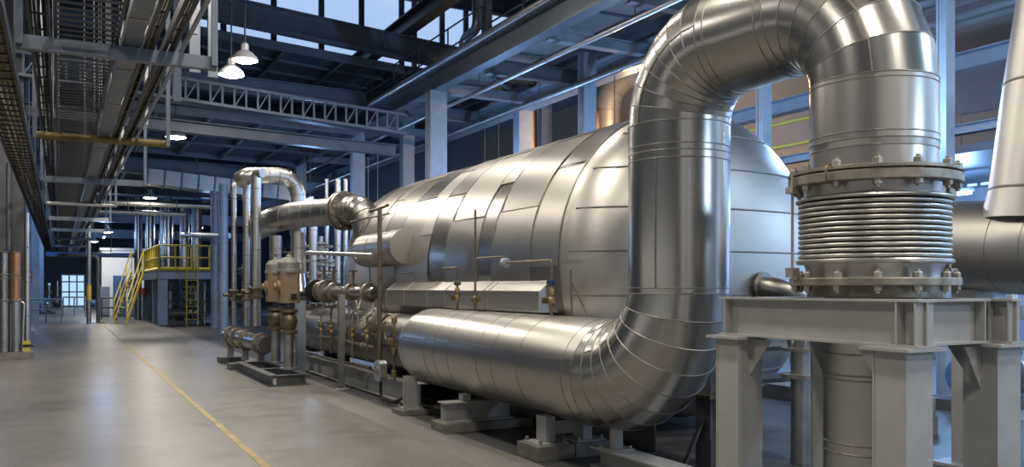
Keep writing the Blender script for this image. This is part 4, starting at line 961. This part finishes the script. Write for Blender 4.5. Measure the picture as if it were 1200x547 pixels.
for k, (px, wd, h, m_, lab) in enumerate(((121, .6, 1.6, 'paint_blue', 'blue grey cabinet before the white wall, left of three'), (140, .6, 2.2, 'blue_paint', 'tall blue cabinet before the white wall, middle of three'), (158, .6, 2.0, 'paint_blue', 'blue grey cabinet before the white wall, right of three'))):
    p = FL(px, 371); t = thing('control_cabinet', lab, 'cabinet', p); MB().box((p.x - wd / 2, p.y - .3, .08), (p.x + wd / 2, p.y + .3, h)).build('body', m_, t)
    MB().box((p.x - wd / 2 + .04, p.y - .33, .14), (p.x + wd / 2 - .04, p.y - .30, h - .06)).build('door', m_, t); MB().box((p.x - wd / 2, p.y - .28, 0), (p.x + wd / 2, p.y + .28, .08)).build('base', 'paint_dark', t)
    
def machine(p, label, s=1.0, m1='paint_dark', m2='pipe_dull', m3='blue_paint'):
    p = V(p); t = thing('pump_set', label, 'pump', p)
    MB().box((p.x - .75 * s, p.y - .3 * s, 0), (p.x + .75 * s, p.y + .3 * s, .14 * s)).build('base_frame', m1, t)
    MB().lathe([(.05, -.36), (.22, -.34), (.25, -.3), (.25, .3), (.22, .34), (.05, .36)], p + V((-.32 * s, 0, .45 * s)), (1, 0, 0), 20).build('motor', m3, t) if s == 1 else MB().lathe([(.05 * s, -.36 * s), (.25 * s, -.3 * s), (.25 * s, .3 * s), (.05 * s, .36 * s)], p + V((-.32 * s, 0, .45 * s)), (1, 0, 0), 20).build('motor', m3, t)
    mb = MB(); c = p + V((.42 * s, 0, .45 * s)); mb.lathe([(.06 * s, -.32 * s), (.06 * s, -.16 * s), (.27 * s, -.13 * s), (.3 * s, -.05 * s), (.3 * s, .06 * s), (.2 * s, .12 * s), (.12 * s, .2 * s)], c, (1, 0, 0), 24); pb = mb.build('pump_casing', m2, t)
    mb = MB(); mb.tube(bend([c + V((0, 0, .25 * s)), c + V((0, 0, 1.3 * s)), c + V((0, .7 * s, 1.3 * s))], .2 * s, 6), .075 * s, 14); mb.build('discharge_pipe', 'pipe_bright', t)
    mb = MB(); mb.lathe([(.15 * s, .3 * s), (.15 * s, .34 * s), (.08 * s, .34 * s)], c, n=18); mb.build('flange', 'raw_steel', pb); mb = MB(); mb.lathe([(.08 * s, .7 * s), (.15 * s, .7 * s), (.15 * s, .9 * s), (.08 * s, .9 * s)], c, n=18); mb.build('flange', 'raw_steel', pb)
    for x in (-.55, -.1): MB().box((p.x + x * s, p.y - .16 * s, .14 * s), (p.x + (x + .1) * s, p.y + .16 * s, .3 * s)).build('foot', m1, t)
    return t
machine(FL(48, 368), 'small machine left of the aisle beyond the guard rail', 1.0)
machine(FL(58, 362), 'farther small machine left of the aisle, nearer the far door', 1.2)
machine(FL(112, 362), 'small machine under the aisle pipes right of the far door', 1.0)
machine((4.8, 39.2, 0), 'dark pump below the yellow platform, nearer', 1.0, m3='paint_dark')
machine((4.9, 41.8, 0), 'dark pump below the yellow platform, farther', 1.0, m3='pipe_dull')

# ================================================================= YELLOW RAILED PLATFORM
DZ = 2.26
pa, pb = W(186, 318, 35.6), W(262, 318, 34.6)
xA, xB, yF, yB_ = 3.55, 6.2, 37.6, 42.0
t = thing('platform', 'steel platform with yellow railings left of the tank', 'platform', ((xA + xB) / 2, yF + 2, 0))
MB().box((xA, yF, DZ - .06), (xB, yB_ + 3, DZ)).build('deck_plate', 'grating', t)
mb = MB(); mb.bar((xA, yF, DZ - .2), (xB, yF, DZ - .2), .12, .28); mb.bar((xA, yF + .06, DZ - .2), (xA, yB_ + 3, DZ - .2), .12, .28); mb.bar((xB - .06, yF + .06, DZ - .2), (xB - .06, yB_ + 3, DZ - .2), .12, .28); mb.build('edge_beam', 'paint_blue', t)
for x, y, w_ in ((xA + .2, yF + .3, .36), (xA + .2, yF + 3, .3), (xA + .2, yB_ + 2.6, .3), (xB - .3, yF + .3, .3), (xB - .3, yB_ + 2.6, .3)):
    MB().box((x - w_ / 2, y - w_ / 2, .02), (x + w_ / 2, y + w_ / 2, DZ - .34)).build('leg', 'paint_blue', t)
def rail(pts, parent):
    mb = MB()
    for z in (1.05, .55): mb.tube([V(p) + Up * z for p in pts], .036, 8)
    mb.tube([V(p) + Up * .08 for p in pts], .085, 4)
    r = mb.build('railing', 'yellow', parent)
    for i in range(len(pts) - 1):
        n = max(2, int((V(pts[i + 1]) - V(pts[i])).length / .75))
        for k in range(n + (1 if i == len(pts) - 2 else 0)):
            c = V(pts[i]).lerp(V(pts[i + 1]), k / n); MB().cyl(c, c + Up * 1.05, .04, 8).build('railing_post', 'yellow', r)
rail([(xA + .03, yB_ + 2.9, DZ), (xA + .03, yF + .04, DZ), (xA + 1.3, yF + .04, DZ)], t)
rail([(xA + 1.45, yF + .04, DZ), (xB - .05, yF + .04, DZ), (xB - .05, yF + 2.2, DZ)], t)
mb = MB()
for dx in (-.22, .22): mb.bar((xA + 1.3 + dx, yF - .12, .0), (xA + 1.3 + dx, yF - .1, DZ + 1.0), .05, .05)
l = mb.build('ladder_rail', 'yellow', t)
for k in range(8): MB().cyl((xA + 1.08, yF - .11, .25 + k * .27), (xA + 1.52, yF - .11, .25 + k * .27), .018, 6).build('rung', 'yellow', l)
# stairs
sb, st = FL(141, 379), V((xA - .35, 43.6, DZ))
t = thing('stairs', 'steep yellow stairs up to the platform from the aisle', 'stairs', (sb.x, sb.y, 0))
top = V((xA - .42, sb.y + 1.4, DZ)); up2 = top - sb; side = V((-up2.y, up2.x, 0)).normalized() * .27
for s in (-1, 1): MB().bar(sb + side * s, top + side * s, .04, .15).build('stringer', 'yellow', t)
for s in (-1, 1):
    mb = MB(); mb.tube([sb + side * s + Up * 1.0, top + side * s + Up * 1.0], .028, 8); mb.tube([sb + side * s + Up * .5, top + side * s + Up * .5], .02, 8)
    for k in (0, .33, .66, 1): c = sb.lerp(top, k) + side * s; mb.cyl(c, c + Up, .025, 8)
    mb.build('handrail', 'yellow', t)
for k in range(1, 10): c = sb.lerp(top, k / 10); MB().bar(c - side * .94, c + side * .94, .2, .035, up=(0, 0, 1)).build('tread', 'pale_cap', t)
for k, (x, y, h, m_, lab) in enumerate(((4.3, 40.2, 1.75, 'pipe_bright', 'small valve stand below the yellow platform, first from the aisle'), (5.5, 38.6, 1.8, 'pipe_dull', 'small valve stand below the yellow platform, by the ladder'), (5.6, 43.6, 1.75, 'pipe_bright', 'small valve stand below the yellow platform, at the back'), (6.9, 37.0, 2.4, 'pipe_bright', 'valve stand between platform and risers, nearer'), (7.3, 39.6, 2.6, 'pipe_dull', 'valve stand between platform and risers, farther'))):
    t = thing('valve_tree', lab, 'valve', (x, y, 0)); MB().cyl((x, y, 0), (x, y, h), .07, 12).build('pipe_body', m_, t)
    for z in (.45, .95, h - .25): mb = MB(); mb.lathe([(.07, -.12), (.2, -.1), (.2, -.06), (.1, -.04), (.1, .04), (.2, .06), (.2, .1), (.07, .12)], (x, y, z), n=16); mb.cyl((x, y, z), (x - .45, y - .1, z), .045, 8); mb.lathe([(.15, 0), (.18, .02), (.15, .04), (.1, .02)], (x - .45, y - .1, z), (-1, -.2, 0), 16); mb.build('valve_body', 'raw_steel', t)
# tanks / risers standing behind the platform
for i, (px, r, d, zt_, lab) in enumerate(((163, .17, 41, 6, 'tall silver stack behind the platform, first from the aisle'), (178, .22, 41, 6, 'tall silver stack behind the platform, second from the aisle'), (190, .13, 43, 6, 'slim stack behind the platform, third from the aisle'), (201, .22, 41, 6, 'tall silver stack behind the platform, fourth from the aisle'), (220, .22, 41.5, 5.6, 'dull stack behind the platform, fifth from the aisle'), (238, .26, 41, 5.6, 'dull stack behind the platform, last one by the risers'))):
    p = W(px, 336, d); p.z = 0; p.y = max(p.y, 45.3); q = p + Up * zt_
    pipe_run('vertical_stack', lab, [p, q], r, 'pipe_clad' if i < 4 else 'pipe_dull', n=20, bands=6)
for px, d, lab in ((262, 30, 'grey pipe column just left of the risers, nearer'), (252, 33, 'grey pipe column left of the risers, farther')):
    p = W(px, 336, d); p.z = 0; pipe_run('vertical_pipe', lab, [p, p + Up * 5.2], .16, 'paint_blue', n=18, bands=5)
pipe_run('cross_pipe', 'level silver pipe from the platform towards the risers', [W(214, 275, 34), W(268, 276, 31)], .1, 'pipe_bright', n=16, bands=6)
p = W(226, 330, 40); t = thing('fire_valve', 'red valve wheel under the platform edge', 'valve', (W(167, 342, 41).x, 44.0, 0)); q = V(t.location)
MB().cyl(q, q + Up * 1.5, .06, 10).build('pipe_body', 'paint_dark', t); MB().lathe([(.12, -.03), (.15, 0), (.12, .03), (.09, 0)], q + V((0, -.15, 1.4)), (0, 1, 0), 20).build('hand_wheel', 'red', t); MB().cyl(q + V((0, -.16, 1.4)), q + Up * 1.4, .05, 8).build('valve_body', 'red', t)

# ================================================================= REAR BAY, UPPER RIGHT
for z, m_, w_, h_, lab in ((6.55, 'beam_light', .3, .2, 'upper pale beam along the rear bay, above the blue beam'), (6.15, 'beam_light', .25, .16, 'second pale beam along the rear bay, just above the blue beam'), (5.42, 'paint_blue', .3, .3, 'broad blue beam along the rear bay'), (4.28, 'paint_blue', .2, .16, 'slim blue beam along the rear bay, under the brown band'), (3.86, 'paint_blue', .2, .14, 'slim blue beam along the rear bay, lowest of the set'), (2.9, 'paint_blue', .22, .22, 'low blue beam along the rear bay')):
    beam((13.6, -4, z), (13.6, 15.5, z), h_, w_, m_, lab)
MBb = MB().box((16.8, -4, 4.55), (16.98, 24, 5.2)); struct('trim_8', MBb, 'wall_beige', 'brown band along the grey side wall', 'wall band')
struct('wall_right_panel', MB().box((16.5, 22.5, 0), (16.9, 34, 8.2)), 'wall_beige', 'beige wall panel behind the tank top', 'wall')
barrier((13.1, 11.5, 3.9), (13.1, 17.5, 3.9), 'yellow rail on the rear bay walkway, seen under the arch', 'yellow', 4, 1.05)
t = thing('mezzanine_floor', 'rear bay walkway deck under the yellow rail', 'walkway deck', (14.6, 12, 3.7), kind='structure'); MB().box((12.9, 7, 3.76), (16.9, 22, 3.895)).build('deck_plate', 'grating', t)
# lagged elbow duct with warm lamp
c0 = W(712, 205, 25.4); c1 = W(712, 98, 25.4); c2 = W(770, 78, 25.9)
t = pipe_run('lagged_duct', 'lagged elbow duct glowing in warm light above the tank', [V((c0.x, c0.y, 0)), c1, c2, c2 + (c2 - c1) * .12], .38, 'duct_wrap', .95, 32, bands=18)
c0 = W(624, 200, 28.6); pipe_run('vertical_pipe', 'warm toned vertical pipe behind the second blue lit column', [V((c0.x, c0.y, 0)), c0 + Up * 4], .2, 'copper', n=18, bands=8)
p = W(748, 128, 22.6); t = thing('warm_lamp', 'warm bulkhead lamp beside the lagged elbow duct', 'lamp', p)
MB().lathe([(.12, 0), (.14, .05), (.05, .12)], p, n=18, caps=(False, True)).build('lamp_shade', 'lamp_shell', t); MB().lathe([(.001, -.03), (.11, .0)], p, n=18, caps=(False, False)).build('glowing_diffuser', 'lamp_glow', t); MB().cyl(p + Up * .12, p + Up * 1.3, .015, 6).build('hanger_rod', 'paint_dark', t)
ld = bpy.data.lights.new('lamp_light', 'POINT'); ld.energy = 420; ld.color = (1, .62, .28); ld.shadow_soft_size = .12; lo = bpy.data.objects.new('lamp_light', ld); COL.objects.link(lo); lo.parent = t; lo.location = (0, 0, -.2)
# silver pipes at the top behind the runway rail
x9 = 9.4
pipe_run('roof_pipe', 'silver pipe with an offset bend rising to the roof, left of the pair', [atX(543, 72, x9), atX(543, 46, x9), atX(559, 34, x9), atX(559, -60, x9)], .125, 'pipe_bright', .25, 18, bands=6)
pipe_run('roof_pipe', 'straight silver pipe rising to the roof, right of the pair', [atX(571, 62, x9), atX(571, -60, x9)], .125, 'pipe_bright', .25, 18, bands=5)
pipe_run('vertical_pipe', 'rusty pipe beside the tall blue lit column', [V((W(700, 150, 25).x, W(700, 150, 25).y, 0)), W(700, 130, 25), W(690, 128, 25.4)], .06, 'copper', .15, 12)
# duct run under the runway grid
t = duct((9.75, 4, 7.22), (9.75, 34, 7.22), .7, .4, 'long pale duct lying along the runway cross beams', 'beam_light')

for x, z, r, m_, lab in ((9.05, 6.36, .05, 'pipe_bright', 'thin silver pipe hung beside the runway beam'), (10.75, 6.34, .08, 'pipe_dull', 'dull pipe hung under the outer end of the cross beams')):
    t = pipe_run('overhead_pipe', lab, [V((x, 5, z)), V((x, 40, z))], r, m_, n=14, bands=10)
    for k in range(6): MB().cyl((x, 6 + k * 6.4, z + r), (x, 6 + k * 6.4, z + r + .5), .012, 6).build('hanger_rod', 'paint_dark', t)
# ================================================================= REAR BAY, FLOOR LEVEL ON THE RIGHT
for x, y, lab in ((10.9, 7.0, 'blue pump set right of the grey frame, nearest of three'), (12.9, 7.8, 'blue pump set right of the grey frame, middle of three'), (14.9, 8.3, 'blue pump set right of the grey frame, farthest of three')): machine((x, y, 0), lab, 1.0, 'paint_dark', 'pipe_dull', 'blue_paint')
t = thing('pipe_rack', 'low blue grey pipe rack behind the bellows, right side', 'pipe rack', (13, 9.7, 0))
for x in (10.6, 12.2, 13.8, 15.4): MB().ibeam((x, 9.7, 0), (x, 9.7, 1.3), .18, .18, .014, .012, up=(0, 1, 0)).build('post', 'paint_blue', t)
MB().ibeam((10.4, 9.7, 1.4), (15.6, 9.7, 1.4), .2, .2, .014, .012).build('top_beam', 'paint_blue', t)
MB().ibeam((10.4, 9.7, .62), (15.6, 9.7, .62), .12, .12, .012, .01).build('lower_beam', 'paint_blue', t)
for k in range(5):
    y = 10.2 + k * .22; lab = ('lowest', 'second lowest', 'middle', 'second highest', 'topmost yellow')[k]
    pipe_run('rack_pipe', '%s small pipe in the run behind the low pipe rack' % lab, [V((10.2, y + .2, 0)), V((10.2 + k * .1, y + .2, .55 + k * .22)), V((16, y + .2, .55 + k * .22))], .04 + .012 * (k % 3), ('pipe_bright', 'blue_paint', 'pipe_clad', 'pipe_bright', 'yellow')[k], .2, 12, bands=5)
for k, (x, y) in enumerate(((11.9, 6.4), (14.0, 7.0), (10.5, 8.6), (13.4, 12.9), (11.3, 12.6))):
    lab = ('between the nearest and middle blue pumps', 'between the middle and farthest blue pumps', 'behind the nearest blue pump', 'behind the low pipe rack, outer', 'behind the low pipe rack, inner')[k]; t = thing('valve_tree', 'small valve stand ' + lab, 'valve', (x, y, 0)); h = 1.25 + .15 * (k % 3)
    MB().cyl((x, y, 0), (x, y, h), .05, 12).build('pipe_body', 'pipe_bright', t)
    for z in (.45, .85, h): mb = MB(); mb.lathe([(.05, -.09), (.13, -.08), (.13, -.05), (.07, -.03), (.07, .03), (.13, .05), (.13, .08), (.05, .09)], (x, y, z), n=14); mb.cyl((x, y, z), (x - .3, y - .1, z), .03, 8); mb.lathe([(.1, 0), (.12, .015), (.1, .03), (.07, .015)], (x - .3, y - .1, z), (-1, -.3, 0), 14); mb.build('valve_body', 'blue_paint' if z > .6 else 'raw_steel', t)
for k, (x, y, h, m_) in enumerate(((12.4, 13.5, 2.4, 'paint_blue'), (14.6, 14.5, 2.2, 'paint_blue'), (16.0, 12.6, 2.3, 'white_panel'))):
    lab = ('tall blue grey cabinet at the back of the rear bay, inner', 'tall blue grey cabinet at the back of the rear bay, outer', 'white cabinet at the back of the rear bay')[k]; t = thing('control_cabinet', lab, 'cabinet', (x, y, 0))
    MB().box((x - .5, y - .3, .1), (x + .5, y + .3, h)).build('body', m_, t); MB().box((x - .46, y - .33, .16), (x + .46, y - .3, h - .06)).build('door', m_, t); MB().box((x - .5, y - .28, 0), (x + .5, y + .28, .1)).build('base', 'paint_dark', t)
# concrete plinths under and behind the tank
for x, y, sx, sy, lab in ((7.9, 6.2, .5, .2, 'dark concrete plinth under the tank near end'), (9.4, 8.6, .35, 1.6, 'long concrete plinth on the floor behind the tank')):
    MB().box((x - sx, y - sy, -.003), (x + sx, y + sy, .2)).build('concrete_block', 'concrete_block', None, lab, 'concrete block')

# ================================================================= CAMERA, WORLD
cam = bpy.data.cameras.new('camera'); cam.sensor_width = 36; cam.lens = 30.0; cam.shift_y = (HY - 273.5) / 1200; cam.clip_end = 200
co = bpy.data.objects.new('camera', cam); COL.objects.link(co); co.location = (0, 0, H); co.rotation_euler = (PI / 2, 0, -TH); SC.camera = co
wd = bpy.data.worlds.new('world'); SC.world = wd; wd.use_nodes = True
bg = wd.node_tree.nodes['Background']; bg.inputs['Color'].default_value = (.42, .55, .8, 1); bg.inputs['Strength'].default_value = .1
SC.view_settings.view_transform = 'Standard'; SC.view_settings.look = 'None'; SC.view_settings.gamma = 1; SC.view_settings.exposure = 0.0
SC.view_settings.use_curve_mapping = False
SC.cycles.max_bounces = 6; SC.cycles.use_denoising = True
